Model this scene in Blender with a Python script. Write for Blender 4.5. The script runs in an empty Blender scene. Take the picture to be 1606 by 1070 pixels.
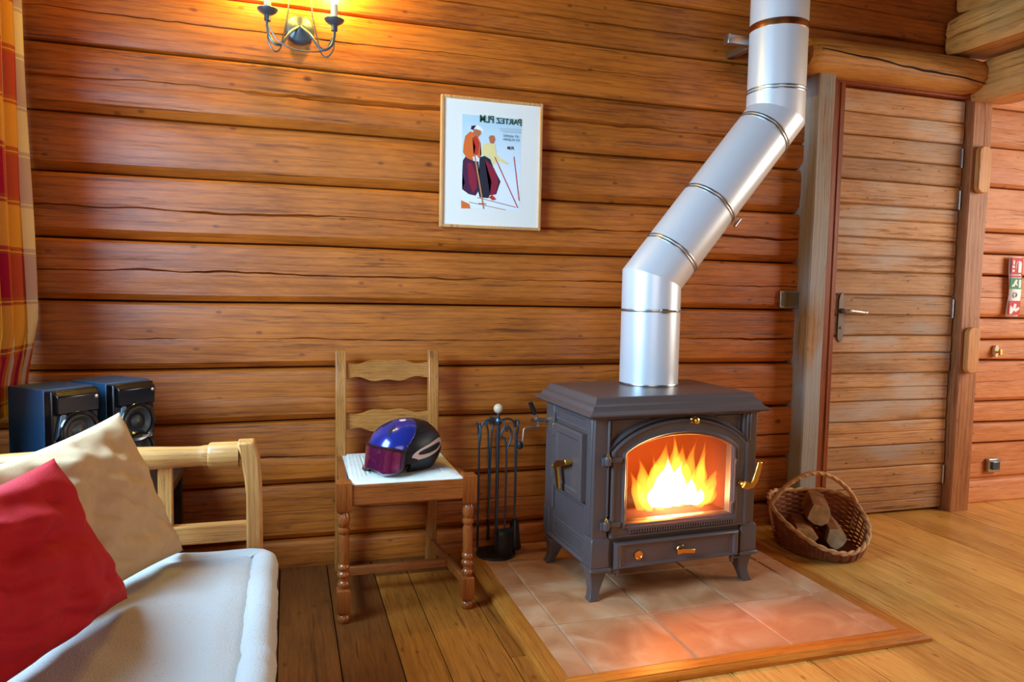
import bpy, bmesh, math, random
from math import sin, cos, pi, radians
from mathutils import Vector, Matrix, noise
random.seed(7)
SC = bpy.context.scene
COL = SC.collection
V = Vector

# ------------------------------------------------------------------ camera
def make_camera():
    yaw, pitch, roll, f = .2985, .0693, .0194, 1146.8
    fw = V((sin(yaw)*cos(pitch), cos(yaw)*cos(pitch), -sin(pitch)))
    r0 = V((cos(yaw), -sin(yaw), 0)); u0 = r0.cross(fw)
    r = r0*cos(roll) + u0*sin(roll); u = r.cross(fw)
    cd = bpy.data.cameras.new('camera'); cd.sensor_width = 36; cd.lens = f/1606*36
    cd.clip_start = .05
    o = bpy.data.objects.new('camera', cd); COL.objects.link(o)
    m = Matrix((r, u, -fw)).transposed().to_4x4(); m.translation = V((0, -2.929, 1.0806))
    o.matrix_world = m; SC.camera = o
make_camera()
vs = SC.view_settings
vs.view_transform = 'Standard'; vs.look = 'None'; vs.gamma = 1; vs.use_curve_mapping = False
vs.exposure = 0.0
SC.cycles.max_bounces = 6; SC.cycles.diffuse_bounces = 3; SC.cycles.glossy_bounces = 4
SC.cycles.transparent_max_bounces = 24; SC.cycles.caustics_reflective = False; SC.cycles.caustics_refractive = False
SC.cycles.use_adaptive_sampling = True; SC.cycles.adaptive_threshold = .03
SC.cycles.use_denoising = True; SC.cycles.sample_clamp_indirect = 4.0; SC.cycles.volume_step_rate = 1.0

# ------------------------------------------------------------------ world and daylight
w = bpy.data.worlds.new('sky'); SC.world = w; w.use_nodes = True
bg = w.node_tree.nodes['Background']; bg.inputs[0].default_value = (.62, .78, 1, 1); bg.inputs[1].default_value = 1.0

def area(name, loc, look, sx, sy, power, color):
    l = bpy.data.lights.new(name, 'AREA'); l.shape = 'RECTANGLE'; l.size = sx; l.size_y = sy
    l.energy = power; l.color = color
    o = bpy.data.objects.new(name, l); COL.objects.link(o); o.location = loc
    o.rotation_euler = (V(look)-V(loc)).to_track_quat('-Z', 'Y').to_euler()
    return o
# daylight through the window in the left wall, and through the two windows behind the camera
area('daylight_left_window', (-.985, -1.25, 1.52), (0, -1.22, 1.46), 1.0, .95, 112, (.37, .67, 1.0))
area('daylight_rear_window', (.35, -4.55, 1.58), (.35, 0, 1.52), 1.9, 1.25, 20, (1.0, .84, .66))
area('daylight_right_window', (5.15, -1.6, 1.50), (2.5, -1.4, .30), 1.7, 1.5, 85, (1.0, .90, .74))

# ------------------------------------------------------------------ materials
MAT = {}
def nmat(name):
    m = bpy.data.materials.new(name); m.use_nodes = True
    nt = m.node_tree; b = nt.nodes['Principled BSDF']
    MAT[name] = m
    return m, nt, b
def srgb(r, g, b):
    f = lambda c: ((c/255)/12.92 if c/255 <= .04045 else ((c/255+.055)/1.055)**2.4)
    return (f(r), f(g), f(b), 1)
def N(nt, t, **kw):
    n = nt.nodes.new(t)
    for k, v in kw.items():
        if k.startswith('i_'): n.inputs[k[2:]].default_value = v
        else: setattr(n, k, v)
    return n
def plain(name, c, rough=.5, metal=0, spec=.5, bump=0, bscale=80, var=0, coat=0, sheen=0):
    m, nt, b = nmat(name); L = nt.links.new
    b.inputs['Base Color'].default_value = c; b.inputs['Roughness'].default_value = rough
    b.inputs['Metallic'].default_value = metal; b.inputs['Specular IOR Level'].default_value = spec
    b.inputs['Coat Weight'].default_value = coat; b.inputs['Sheen Weight'].default_value = sheen
    tc = N(nt, 'ShaderNodeTexCoord')
    if var:
        n = N(nt, 'ShaderNodeTexNoise'); n.inputs['Scale'].default_value = bscale*.12; n.inputs['Detail'].default_value = 4
        L(tc.outputs['Object'], n.inputs['Vector'])
        mr = N(nt, 'ShaderNodeMapRange'); mr.inputs['To Min'].default_value = 1-var; mr.inputs['To Max'].default_value = 1+var
        mr.inputs['From Min'].default_value = .3; mr.inputs['From Max'].default_value = .7
        L(n.outputs['Fac'], mr.inputs['Value'])
        hs = N(nt, 'ShaderNodeHueSaturation'); hs.inputs['Color'].default_value = c
        L(mr.outputs[0], hs.inputs['Value']); L(hs.outputs[0], b.inputs['Base Color'])
    if bump:
        n = N(nt, 'ShaderNodeTexNoise'); n.inputs['Scale'].default_value = bscale; n.inputs['Detail'].default_value = 3
        L(tc.outputs['Object'], n.inputs['Vector'])
        bp = N(nt, 'ShaderNodeBump'); bp.inputs['Strength'].default_value = bump; bp.inputs['Distance'].default_value = .004
        L(n.outputs['Fac'], bp.inputs['Height']); L(bp.outputs[0], b.inputs['Normal'])
    return m
def wood(name, dark, light, axis='X', scale=1.0, rough=.5, knots=.5, bump=.25, var=.2, rings=.5, worn=None, worn_amt=0., spec=.35, worn_lo=.5):
    m, nt, b = nmat(name); L = nt.links.new
    tc = N(nt, 'ShaderNodeTexCoord'); oi = N(nt, 'ShaderNodeObjectInfo')
    sc = N(nt, 'ShaderNodeVectorMath', operation='SCALE'); sc.inputs[0].default_value = (31, 17, 23); L(oi.outputs['Random'], sc.inputs['Scale'])
    ad = N(nt, 'ShaderNodeVectorMath', operation='ADD'); L(tc.outputs['Object'], ad.inputs[0]); L(sc.outputs[0], ad.inputs[1])
    ai = 'XYZ'.index(axis)
    def mp(al, ac):
        q = N(nt, 'ShaderNodeMapping'); s = [ac*scale]*3; s[ai] = al*scale
        q.inputs['Scale'].default_value = s; L(ad.outputs[0], q.inputs['Vector']); return q
    def nz_(al, ac, sc_, det, ro, dis):
        q = N(nt, 'ShaderNodeTexNoise'); q.inputs['Scale'].default_value = sc_; q.inputs['Detail'].default_value = det; q.inputs['Roughness'].default_value = ro; q.inputs['Distortion'].default_value = dis
        L(mp(al, ac).outputs[0], q.inputs['Vector']); return q.outputs['Fac']
    def mrg(v, a, b_, c, d):
        q = N(nt, 'ShaderNodeMapRange'); q.inputs['From Min'].default_value = a; q.inputs['From Max'].default_value = b_; q.inputs['To Min'].default_value = c; q.inputs['To Max'].default_value = d; L(v, q.inputs['Value']); return q.outputs[0]
    def mth(op, a, b_):
        q = N(nt, 'ShaderNodeMath', operation=op)
        for k, x in enumerate((a, b_)):
            if isinstance(x, (int, float)): q.inputs[k].default_value = x
            else: L(x, q.inputs[k])
        return q.outputs[0]
    patch = mrg(nz_(1.8, 7, 1.0, 5, .65, .4), .3, .7, 0, .55)
    fine = mrg(nz_(5, 95, 2.0, 2, .65, 0), .3, .7, 0, .40)
    wv = N(nt, 'ShaderNodeTexWave', wave_type='RINGS', rings_direction=axis); wv.inputs['Scale'].default_value = 2.6; wv.inputs['Distortion'].default_value = 7; wv.inputs['Detail'].default_value = 3; wv.inputs['Detail Scale'].default_value = .8
    L(mp(.45, 5).outputs[0], wv.inputs['Vector'])
    ring = mrg(wv.outputs['Fac'], .0, .35, 0, rings*.6)
    tot = mth('ADD', mth('ADD', patch, fine), ring)
    lines = mrg(nz_(1.0, 26, 1.7, 5, .75, .25), .36, .42, 0, 1)          # thin dark grain splits
    a3o = mth('ADD', mth('MULTIPLY', tot, .5), mth('MULTIPLY', lines, .8))
    fac = mrg(tot, .12, .75+rings*.5, 0, 1)
    mx = N(nt, 'ShaderNodeMix', data_type='RGBA'); mx.inputs['A'].default_value = dark; mx.inputs['B'].default_value = light
    L(fac, mx.inputs['Factor'])
    ml = N(nt, 'ShaderNodeMix', data_type='RGBA'); ml.inputs['A'].default_value = (dark[0]*.42, dark[1]*.36, dark[2]*.32, 1); L(mx.outputs['Result'], ml.inputs['B'])
    L(mrg(lines, 0, 1, .35, 1), ml.inputs['Factor']); out = ml.outputs['Result']
    if knots:
        v2 = N(nt, 'ShaderNodeTexVoronoi'); v2.inputs['Scale'].default_value = 1
        q2 = mp(13, 24); k2 = list(q2.inputs['Scale'].default_value); k2[2 if axis == 'Y' else 1] = 0.; q2.inputs['Scale'].default_value = k2; L(q2.outputs[0], v2.inputs['Vector'])
        s2 = N(nt, 'ShaderNodeSeparateColor'); L(v2.outputs['Color'], s2.inputs[0])
        g2 = mth('MULTIPLY', mrg(v2.outputs['Distance'], .08, .2, .7*knots, 0), mrg(s2.outputs[0], .78, .80, 0, 1))
        y2 = N(nt, 'ShaderNodeMix', data_type='RGBA'); y2.inputs['B'].default_value = (dark[0]*.3, dark[1]*.25, dark[2]*.2, 1); L(out, y2.inputs['A']); L(g2, y2.inputs['Factor']); out = y2.outputs['Result']
    if worn:
        n3 = N(nt, 'ShaderNodeTexNoise'); n3.inputs['Scale'].default_value = 1.6; n3.inputs['Detail'].default_value = 5
        L(mp(.9, 2.6).outputs[0], n3.inputs['Vector'])
        m3 = N(nt, 'ShaderNodeMapRange'); m3.inputs['From Min'].default_value = worn_lo; m3.inputs['From Max'].default_value = worn_lo+.16; m3.inputs['To Max'].default_value = worn_amt; L(n3.outputs['Fac'], m3.inputs['Value'])
        x3 = N(nt, 'ShaderNodeMix', data_type='RGBA'); x3.inputs['B'].default_value = worn; L(out, x3.inputs['A']); L(m3.outputs[0], x3.inputs['Factor']); out = x3.outputs['Result']
    if knots:
        vo = N(nt, 'ShaderNodeTexVoronoi'); vo.inputs['Scale'].default_value = 1; vo.inputs['Randomness'].default_value = 1
        kq = mp(3.4, 5.4); ks = list(kq.inputs['Scale'].default_value); ks[2 if axis == 'Y' else 1] = 0.; kq.inputs['Scale'].default_value = ks
        L(kq.outputs[0], vo.inputs['Vector'])
        k1 = N(nt, 'ShaderNodeMapRange'); k1.inputs['From Min'].default_value = .03; k1.inputs['From Max'].default_value = .075; k1.inputs['To Min'].default_value = knots; k1.inputs['To Max'].default_value = 0; L(vo.outputs['Distance'], k1.inputs['Value'])
        sk = N(nt, 'ShaderNodeSeparateColor'); L(vo.outputs['Color'], sk.inputs[0])
        kg = N(nt, 'ShaderNodeMath', operation='GREATER_THAN'); kg.inputs[1].default_value = .62; L(sk.outputs[0], kg.inputs[0])
        km = N(nt, 'ShaderNodeMath', operation='MULTIPLY'); L(k1.outputs[0], km.inputs[0]); L(kg.outputs[0], km.inputs[1]); k1 = km
        x2 = N(nt, 'ShaderNodeMix', data_type='RGBA'); x2.inputs['B'].default_value = (dark[0]*.28, dark[1]*.22, dark[2]*.2, 1); L(out, x2.inputs['A']); L(k1.outputs[0], x2.inputs['Factor']); out = x2.outputs['Result']
    hs = N(nt, 'ShaderNodeHueSaturation'); L(out, hs.inputs['Color'])
    vr = N(nt, 'ShaderNodeMapRange'); vr.inputs['To Min'].default_value = 1-var; vr.inputs['To Max'].default_value = 1+var; L(oi.outputs['Random'], vr.inputs['Value']); L(vr.outputs[0], hs.inputs['Value'])
    L(hs.outputs[0], b.inputs['Base Color'])
    b.inputs['Roughness'].default_value = rough; b.inputs['Specular IOR Level'].default_value = spec
    bp = N(nt, 'ShaderNodeBump'); bp.inputs['Strength'].default_value = bump; bp.inputs['Distance'].default_value = .006
    L(a3o, bp.inputs['Height']); L(bp.outputs[0], b.inputs['Normal'])
    return m
wood('log_wall', srgb(126, 56, 9), srgb(204, 110, 30), 'X', 1, .42, .85, .2, .08, .34, spec=.6)
wood('log_right', srgb(184, 104, 56), srgb(222, 150, 98), 'X', 1, .5, .7, .2, .08, .15)
wood('log_lintel', srgb(164, 98, 36), srgb(224, 160, 82), 'X', 1, .5, .6, .35, .05, .5)
wood('log_beam', srgb(178, 106, 44), srgb(228, 164, 90), 'Y', 1, .5, .6, .35, .06, .5)
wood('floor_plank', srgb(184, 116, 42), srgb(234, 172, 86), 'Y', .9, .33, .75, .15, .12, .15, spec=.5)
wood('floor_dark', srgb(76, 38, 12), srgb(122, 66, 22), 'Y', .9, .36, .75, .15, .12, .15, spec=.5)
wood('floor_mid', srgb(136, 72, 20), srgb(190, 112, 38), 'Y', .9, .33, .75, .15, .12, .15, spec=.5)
wood('door_plank', srgb(146, 92, 46), srgb(204, 148, 94), 'X', 1.3, .55, .95, .4, .22, .3, srgb(186, 162, 142), .85)
wood('post_old', srgb(112, 74, 40), srgb(172, 122, 72), 'Z', 1.2, .6, .6, .5, .05, .4, srgb(164, 158, 150), .85, worn_lo=.36)
wood('post_right', srgb(132, 72, 36), srgb(188, 122, 72), 'Z', 1.0, .5, .5, .35, .05, .4)
wood('door_frame', srgb(112, 48, 18), srgb(158, 78, 34), 'Z', 1.0, .4, .2, .15, .03, .3)
wood('pad_wood', srgb(178, 106, 50), srgb(216, 150, 84), 'Z', 1.0, .5, .0, .1, .04, .3)
wood('chair_wood_z', srgb(140, 78, 28), srgb(198, 128, 60), 'Z', 2.2, .32, .1, .08, .05, .4, spec=.5)
wood('chair_wood_x', srgb(140, 78, 28), srgb(200, 130, 62), 'X', 2.2, .32, .1, .08, .05, .4, spec=.5)
wood('chair_leg', srgb(112, 50, 16), srgb(168, 88, 34), 'Z', 2.2, .26, .0, .06, .05, .3, spec=.55)
wood('chair_rail', srgb(112, 50, 16), srgb(170, 90, 36), 'X', 2.2, .28, .0, .06, .05, .3, spec=.55)
wood('sofa_wood_x', srgb(170, 106, 48), srgb(208, 150, 84), 'X', 2.0, .4, .15, .1, .04, .6)
wood('sofa_wood_z', srgb(170, 106, 48), srgb(208, 150, 84), 'Z', 2.0, .4, .15, .1, .04, .6)
wood('hearth_frame_x', srgb(176, 88, 22), srgb(220, 134, 46), 'X', 1.5, .35, .2, .1, .05, .4)
wood('hearth_frame_y', srgb(150, 78, 22), srgb(196, 120, 44), 'Y', 1.5, .35, .2, .1, .05, .4)
wood('frame_wood', srgb(196, 128, 70), srgb(226, 168, 106), 'Z', 2.0, .4, .0, .05, .02, .3)
wood('shell_wood', srgb(62, 32, 14), srgb(92, 50, 22), 'Y', 1, .6, .3, .2, .1, .1)
wood('ceiling_wood', srgb(62, 34, 16), srgb(96, 56, 28), 'Y', 1, .6, .5, .2, .1, .4)
wood('firewood_bark', srgb(92, 50, 26), srgb(176, 112, 62), 'Y', 3, .8, .2, .6, .1, .3)
wood('dark_table_wood', srgb(34, 20, 12), srgb(58, 34, 20), 'X', 2, .4, .0, .1, .05, .3)
plain('wall_backing', srgb(46, 22, 8), .9)
plain('floor_backing', srgb(40, 22, 10), .9)
plain('plaster_gap', srgb(120, 70, 34), .9)
plain('cut_wood', srgb(206, 176, 132), .8, var=.3, bscale=200, bump=.4)
plain('grout', srgb(196, 158, 128), .8)
plain('cast_iron', srgb(92, 80, 78), .28, 0, .6, .06, 260)
plain('cast_iron_dark', srgb(34, 28, 28), .5, 0, .5)
plain('brass', srgb(222, 178, 96), .28, 1)
plain('galvanised', srgb(236, 238, 242), .34, .35, .5, .015, 30)
plain('galvanised_seam', srgb(190, 192, 194), .3, 1)
plain('copper_band', srgb(206, 140, 84), .25, 1)
plain('steel', srgb(190, 190, 192), .3, 1)
plain('steel_dark', srgb(92, 112, 128), .35, .9)
plain('aged_iron', srgb(112, 96, 86), .45, .6)
plain('iron_black', srgb(18, 17, 18), .45, 0, .5)
plain('ball_wood', srgb(226, 196, 160), .45)
plain('firebrick', srgb(84, 36, 18), .9, var=.2, bscale=60)
plain('char', srgb(40, 20, 12), .9, bump=.5, bscale=90)
plain('white_mat', srgb(252, 242, 226), .7)
plain('plastic_white', srgb(236, 232, 224), .4)
plain('plastic_olive', srgb(112, 92, 52), .35)
plain('plastic_cream', srgb(230, 218, 192), .4)
plain('speaker_box', srgb(42, 80, 112), .38, 0, .6, .1, 400)  # black vinyl cabinet; blue window light is put into the base colour
plain('speaker_front', srgb(10, 10, 12), .22, 0, .6)
plain('speaker_cone', srgb(64, 62, 56), .35, 0, .5)
plain('speaker_ring', srgb(22, 24, 28), .15, 0, .8)
plain('helmet_blue', srgb(34, 46, 132), .2, .25, .6, coat=.6)
plain('helmet_black', srgb(14, 13, 20), .4, 0, .5)
plain('vent_black', srgb(5, 5, 7), .6)
plain('logo_pink', srgb(236, 206, 198), .4)
plain('goggle_lens', srgb(150, 44, 92), .06, .75, .8, coat=1)
plain('goggle_frame', srgb(44, 16, 20), .4)
plain('goggle_strap', srgb(16, 16, 22), .7)
plain('rush', srgb(232, 226, 208), .8, var=.08, bscale=160)
plain('red_fabric', srgb(172, 8, 18), .8, 0, .3, .25, 420, .06)
plain('cream_fabric', srgb(192, 156, 116), .85, 0, .3, .2, 420, .05)
plain('white_fabric', srgb(226, 222, 214), .9, 0, .2, .3, 420, .04)
plain('wicker', srgb(150, 82, 46), .6, 0, .4, .2, 300, .2)
plain('wicker_light', srgb(206, 150, 96), .55, 0, .4, .2, 300, .15)
plain('sconce_metal', srgb(96, 100, 104), .4, .7)
plain('candle_sleeve', srgb(236, 214, 176), .5)

def nep_fabric():
    m, nt, b = nmat('nep_fabric'); L = nt.links.new
    tc = N(nt, 'ShaderNodeTexCoord')
    vo = N(nt, 'ShaderNodeTexVoronoi'); vo.inputs['Scale'].default_value = 130
    L(tc.outputs['Object'], vo.inputs['Vector'])
    mr = N(nt, 'ShaderNodeMapRange'); mr.inputs['From Min'].default_value = .10; mr.inputs['From Max'].default_value = .17; mr.inputs['To Min'].default_value = .75; mr.inputs['To Max'].default_value = 0
    L(vo.outputs['Distance'], mr.inputs['Value'])
    n = N(nt, 'ShaderNodeTexNoise'); n.inputs['Scale'].default_value = 9; n.inputs['Detail'].default_value = 5; L(tc.outputs['Object'], n.inputs['Vector'])
    r2 = N(nt, 'ShaderNodeMapRange'); r2.inputs['From Min'].default_value = .4; r2.inputs['From Max'].default_value = .62; L(n.outputs['Fac'], r2.inputs['Value'])
    mu = N(nt, 'ShaderNodeMath', operation='MULTIPLY'); L(mr.outputs[0], mu.inputs[0]); L(r2.outputs[0], mu.inputs[1])
    mx = N(nt, 'ShaderNodeMix', data_type='RGBA'); mx.inputs['A'].default_value = srgb(196, 188, 180); mx.inputs['B'].default_value = srgb(104, 84, 70)
    L(mu.outputs[0], mx.inputs['Factor']); L(mx.outputs['Result'], b.inputs['Base Color'])
    b.inputs['Roughness'].default_value = .95; b.inputs['Specular IOR Level'].default_value = .15
    f = N(nt, 'ShaderNodeTexNoise'); f.inputs['Scale'].default_value = 260; L(tc.outputs['Object'], f.inputs['Vector'])
    bp = N(nt, 'ShaderNodeBump'); bp.inputs['Strength'].default_value = .35; bp.inputs['Distance'].default_value = .004; L(f.outputs['Fac'], bp.inputs['Height']); L(bp.outputs[0], b.inputs['Normal'])
nep_fabric()

def tile_mat():
    m, nt, b = nmat('terracotta'); L = nt.links.new
    tc = N(nt, 'ShaderNodeTexCoord'); oi = N(nt, 'ShaderNodeObjectInfo')
    sc = N(nt, 'ShaderNodeVectorMath', operation='SCALE'); sc.inputs[0].default_value = (9, 7, 5); L(oi.outputs['Random'], sc.inputs['Scale'])
    ad = N(nt, 'ShaderNodeVectorMath', operation='ADD'); L(tc.outputs['Object'], ad.inputs[0]); L(sc.outputs[0], ad.inputs[1])
    n = N(nt, 'ShaderNodeTexNoise'); n.inputs['Scale'].default_value = 6; n.inputs['Detail'].default_value = 6; n.inputs['Distortion'].default_value = .8; L(ad.outputs[0], n.inputs['Vector'])
    cr = N(nt, 'ShaderNodeValToRGB'); L(n.outputs['Fac'], cr.inputs[0])
    e = cr.color_ramp.elements; e[0].position = .3; e[0].color = srgb(182, 114, 72); e[1].position = .7; e[1].color = srgb(218, 170, 130)
    x = e.new(.5); x.color = srgb(204, 142, 96)
    L(cr.outputs[0], b.inputs['Base Color']); b.inputs['Roughness'].default_value = .46; b.inputs['Specular IOR Level'].default_value = .5
    bp = N(nt, 'ShaderNodeBump'); bp.inputs['Strength'].default_value = .2; bp.inputs['Distance'].default_value = .004; L(n.outputs['Fac'], bp.inputs['Height']); L(bp.outputs[0], b.inputs['Normal'])
tile_mat()

def plaid_mat():
    m, nt, b = nmat('plaid_cloth'); L = nt.links.new
    uv = N(nt, 'ShaderNodeUVMap'); uv.uv_map = 'UVMap'
    sp = N(nt, 'ShaderNodeSeparateXYZ'); L(uv.outputs[0], sp.inputs[0])
    def bands(sock, period, stops, off):
        d = N(nt, 'ShaderNodeMath', operation='MULTIPLY_ADD'); d.inputs[1].default_value = 1/period; d.inputs[2].default_value = off; L(sock, d.inputs[0])
        fr = N(nt, 'ShaderNodeMath', operation='FRACT'); L(d.outputs[0], fr.inputs[0])
        cr = N(nt, 'ShaderNodeValToRGB'); cr.color_ramp.interpolation = 'CONSTANT'; L(fr.outputs[0], cr.inputs[0])
        e = cr.color_ramp.elements
        for i, (p, c) in enumerate(stops):
            if i < 2: e[i].position = p; e[i].color = c
            else: q = e.new(p); q.color = c
        return cr.outputs[0]
    mag, gold, orr, whi, brn = srgb(168, 18, 62), srgb(252, 200, 72), srgb(228, 108, 44), srgb(250, 236, 228), srgb(168, 84, 50)
    weft = bands(sp.outputs['Y'], .31, [(0, mag), (.36, brn), (.385, gold), (.40, brn), (.44, gold), (.86, brn), (.89, gold), (.905, brn), (.94, mag)], .62)
    warp = bands(sp.outputs['X'], .26, [(0, mag), (.14, orr), (.30, whi), (.50, brn), (.53, gold), (.74, brn), (.77, gold), (.88, orr)], .1)
    mx = N(nt, 'ShaderNodeMix', data_type='RGBA'); mx.inputs['Factor'].default_value = .52; L(weft, mx.inputs['A']); L(warp, mx.inputs['B'])
    L(mx.outputs['Result'], b.inputs['Base Color']); b.inputs['Roughness'].default_value = .9; b.inputs['Specular IOR Level'].default_value = .2
    b.inputs['Subsurface Weight'].default_value = 0
    # thin cloth lets some daylight through
    tr = N(nt, 'ShaderNodeBsdfTranslucent'); L(mx.outputs['Result'], tr.inputs['Color'])
    ms = N(nt, 'ShaderNodeMixShader'); ms.inputs[0].default_value = .5; L(b.outputs[0], ms.inputs[1]); L(tr.outputs[0], ms.inputs[2])
    L(ms.outputs[0], nt.nodes['Material Output'].inputs['Surface'])
plaid_mat()

def glass_mat(name, tint, refl):
    m, nt, b = nmat(name); L = nt.links.new
    t = N(nt, 'ShaderNodeBsdfTransparent'); t.inputs[0].default_value = tint
    g = N(nt, 'ShaderNodeBsdfGlossy'); g.inputs['Roughness'].default_value = .08
    ms = N(nt, 'ShaderNodeMixShader'); ms.inputs[0].default_value = refl; L(t.outputs[0], ms.inputs[1]); L(g.outputs[0], ms.inputs[2])
    L(ms.outputs[0], nt.nodes['Material Output'].inputs['Surface'])
glass_mat('stove_glass', (1, .93, .86, 1), .04)
glass_mat('window_glass', (.97, .98, 1, 1), .05)
def emit(name, c, s):
    m, nt, b = nmat(name); e = N(nt, 'ShaderNodeEmission'); e.inputs[0].default_value = c; e.inputs[1].default_value = s
    nt.links.new(e.outputs[0], nt.nodes['Material Output'].inputs['Surface'])
emit('bulb_glow', (1, .86, .45, 1), 14)
emit('ember', (1, .36, .03, 1), .95)
def vol_emit(name, c, s):
    m, nt, b = nmat(name); nt.nodes.remove(b)
    e = N(nt, 'ShaderNodeEmission'); e.inputs[0].default_value = c; e.inputs[1].default_value = s
    nt.links.new(e.outputs[0], nt.nodes['Material Output'].inputs['Volume'])
vol_emit('flame_outer', (1, .36, .03, 1), 42)
vol_emit('flame_core', (1, .66, .34, 1), 220)
vol_emit('fire_haze', (1, .11, .003, 1), 1.1)
for nm, c in dict(poster_green=(24, 74, 54), poster_blue=(120, 152, 168), poster_grey=(176, 190, 196), poster_dark=(36, 34, 48), poster_orange=(236, 112, 40), poster_red=(206, 52, 34), poster_skin=(196, 112, 70), poster_cream=(250, 224, 150), poster_plum=(78, 28, 62), poster_maroon=(150, 26, 52), poster_white=(250, 250, 248), poster_tan=(206, 140, 90), sign_red=(200, 28, 44), sign_green=(38, 132, 84), sign_white=(244, 240, 236)).items():
    plain(nm, srgb(*c), .6)
def poster_sky():
    m, nt, b = nmat('poster_sky'); L = nt.links.new
    tc = N(nt, 'ShaderNodeTexCoord'); sp = N(nt, 'ShaderNodeSeparateXYZ'); L(tc.outputs['Generated'], sp.inputs[0])
    cr = N(nt, 'ShaderNodeValToRGB'); L(sp.outputs['Z'], cr.inputs[0]); e = cr.color_ramp.elements
    e[0].position = .30; e[0].color = srgb(248, 249, 250); e[1].position = .95; e[1].color = srgb(196, 222, 230)
    L(cr.outputs[0], b.inputs['Base Color']); b.inputs['Roughness'].default_value = .6
poster_sky()

# ------------------------------------------------------------------ mesh helpers
class MB:
    def __init__(s): s.v = []; s.f = []; s.m = []; s.mi = 0
    def add(s, vs_, fs):
        o = len(s.v); s.v += [tuple(p) for p in vs_]; s.f += [tuple(i+o for i in f) for f in fs]; s.m += [s.mi]*len(fs); return s
    def box(s, lo, hi, rot=None, about=None):
        x0, y0, z0 = lo; x1, y1, z1 = hi
        p = [V(c) for c in ((x0,y0,z0),(x1,y0,z0),(x1,y1,z0),(x0,y1,z0),(x0,y0,z1),(x1,y0,z1),(x1,y1,z1),(x0,y1,z1))]
        if rot is not None:
            a = V(about) if about is not None else (V(lo)+V(hi))/2
            p = [rot @ (q-a)+a for q in p]
        return s.add(p, [(0,3,2,1),(4,5,6,7),(0,1,5,4),(1,2,6,5),(2,3,7,6),(3,0,4,7)])
    def loft(s, rings, closed=True, cap=True):
        n = len(rings[0]); vs_ = [p for r in rings for p in r]; fs = []
        for i in range(len(rings)-1):
            for j in range(n if closed else n-1):
                a, b_ = i*n+j, i*n+(j+1) % n
                fs.append((a, b_, b_+n, a+n))
        if cap and closed:
            fs.append(tuple(reversed(range(n)))); fs.append(tuple(range((len(rings)-1)*n, len(rings)*n)))
        return s.add(vs_, fs)
    def lathe(s, prof, c=(0,0,0), seg=24, axis='Z', cap=True):
        c = V(c); rings = []
        for r, h in prof:
            ring = []
            for k in range(seg):
                a = 2*pi*k/seg
                if axis == 'Z': q = V((r*cos(a), r*sin(a), h))
                elif axis == 'X': q = V((h, r*cos(a), r*sin(a)))
                else: q = V((r*cos(a), h, -r*sin(a)))
                ring.append(c+q)
            rings.append(ring)
        return s.loft(rings, True, cap)
    def tube(s, path, r, seg=10, cap=True):
        path = [V(p) for p in path]; rings = []; n = len(path)
        rr = r if isinstance(r, (list, tuple)) else [r]*n
        t0 = (path[1]-path[0]).normalized()
        up = V((0,0,1)) if abs(t0.z) < .9 else V((1,0,0))
        u = t0.cross(up).normalized()
        for i in range(n):
            t = (path[min(i+1, n-1)]-path[max(i-1, 0)]).normalized()
            u = (u - t*u.dot(t)).normalized(); w_ = t.cross(u)
            rings.append([path[i]+(u*cos(2*pi*k/seg)+w_*sin(2*pi*k/seg))*rr[i] for k in range(seg)])
        return s.loft(rings, True, cap)
    def prism(s, poly, axis, a, b):
        # poly in the two other axes, extruded a..b
        def P(p, h):
            if axis == 'Y': return (p[0], h, p[1])
            if axis == 'X': return (h, p[0], p[1])
            return (p[0], p[1], h)
        n = len(poly)
        vs_ = [P(p, a) for p in poly]+[P(p, b) for p in poly]
        fs = [(i, (i+1) % n, (i+1) % n+n, i+n) for i in range(n)]+[tuple(reversed(range(n))), tuple(range(n, 2*n))]
        return s.add(vs_, fs)
    def grid(s, rows, wrap=False):
        n = len(rows[0]); vs_ = [p for r in rows for p in r]; fs = []
        for i in range(len(rows)-1):
            for j in range(n if wrap else n-1):
                fs.append((i*n+j, i*n+(j+1) % n, (i+1)*n+(j+1) % n, (i+1)*n+j))
        return s.add(vs_, fs)
    def xform(s, M_): s.v = [tuple(M_ @ V(p)) for p in s.v]; return s
    def build(s, name, mats, parent=None, smooth=35, bevel=0, seg=2, sub=0):
        me = bpy.data.meshes.new(name); me.from_pydata(s.v, [], s.f)
        if isinstance(mats, str): mats = [mats]
        for q in mats: me.materials.append(MAT[q])
        if any(s.m):
            me.polygons.foreach_set('material_index', s.m)
        bm = bmesh.new(); bm.from_mesh(me); bmesh.ops.recalc_face_normals(bm, faces=bm.faces); bm.to_mesh(me); bm.free()
        if smooth:
            me.polygons.foreach_set('use_smooth', [True]*len(me.polygons)); me.set_sharp_from_angle(angle=radians(smooth))
        o = bpy.data.objects.new(name, me); COL.objects.link(o)
        if parent: o.parent = parent
        if bevel:
            b = o.modifiers.new('edge', 'BEVEL'); b.width = bevel; b.segments = seg; b.limit_method = 'ANGLE'; b.angle_limit = radians(40)
        if sub:
            q = o.modifiers.new('smooth', 'SUBSURF'); q.levels = sub; q.render_levels = sub
        return o
def tag(o, label, cat=None, group=None, kind=None):
    o['label'] = label
    if cat: o['category'] = cat
    if group: o['group'] = group
    if kind: o['kind'] = kind
    return o
def empty(name, loc=(0,0,0), rz=0):
    o = bpy.data.objects.new(name, None); COL.objects.link(o); o.location = loc; o.rotation_euler = (0, 0, rz); o.empty_display_size = .05
    return o
def dup(o, parent=None, loc=None):
    c = o.copy(); COL.objects.link(c); c.parent = parent
    if loc is not None: c.location = loc
    return c
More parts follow.
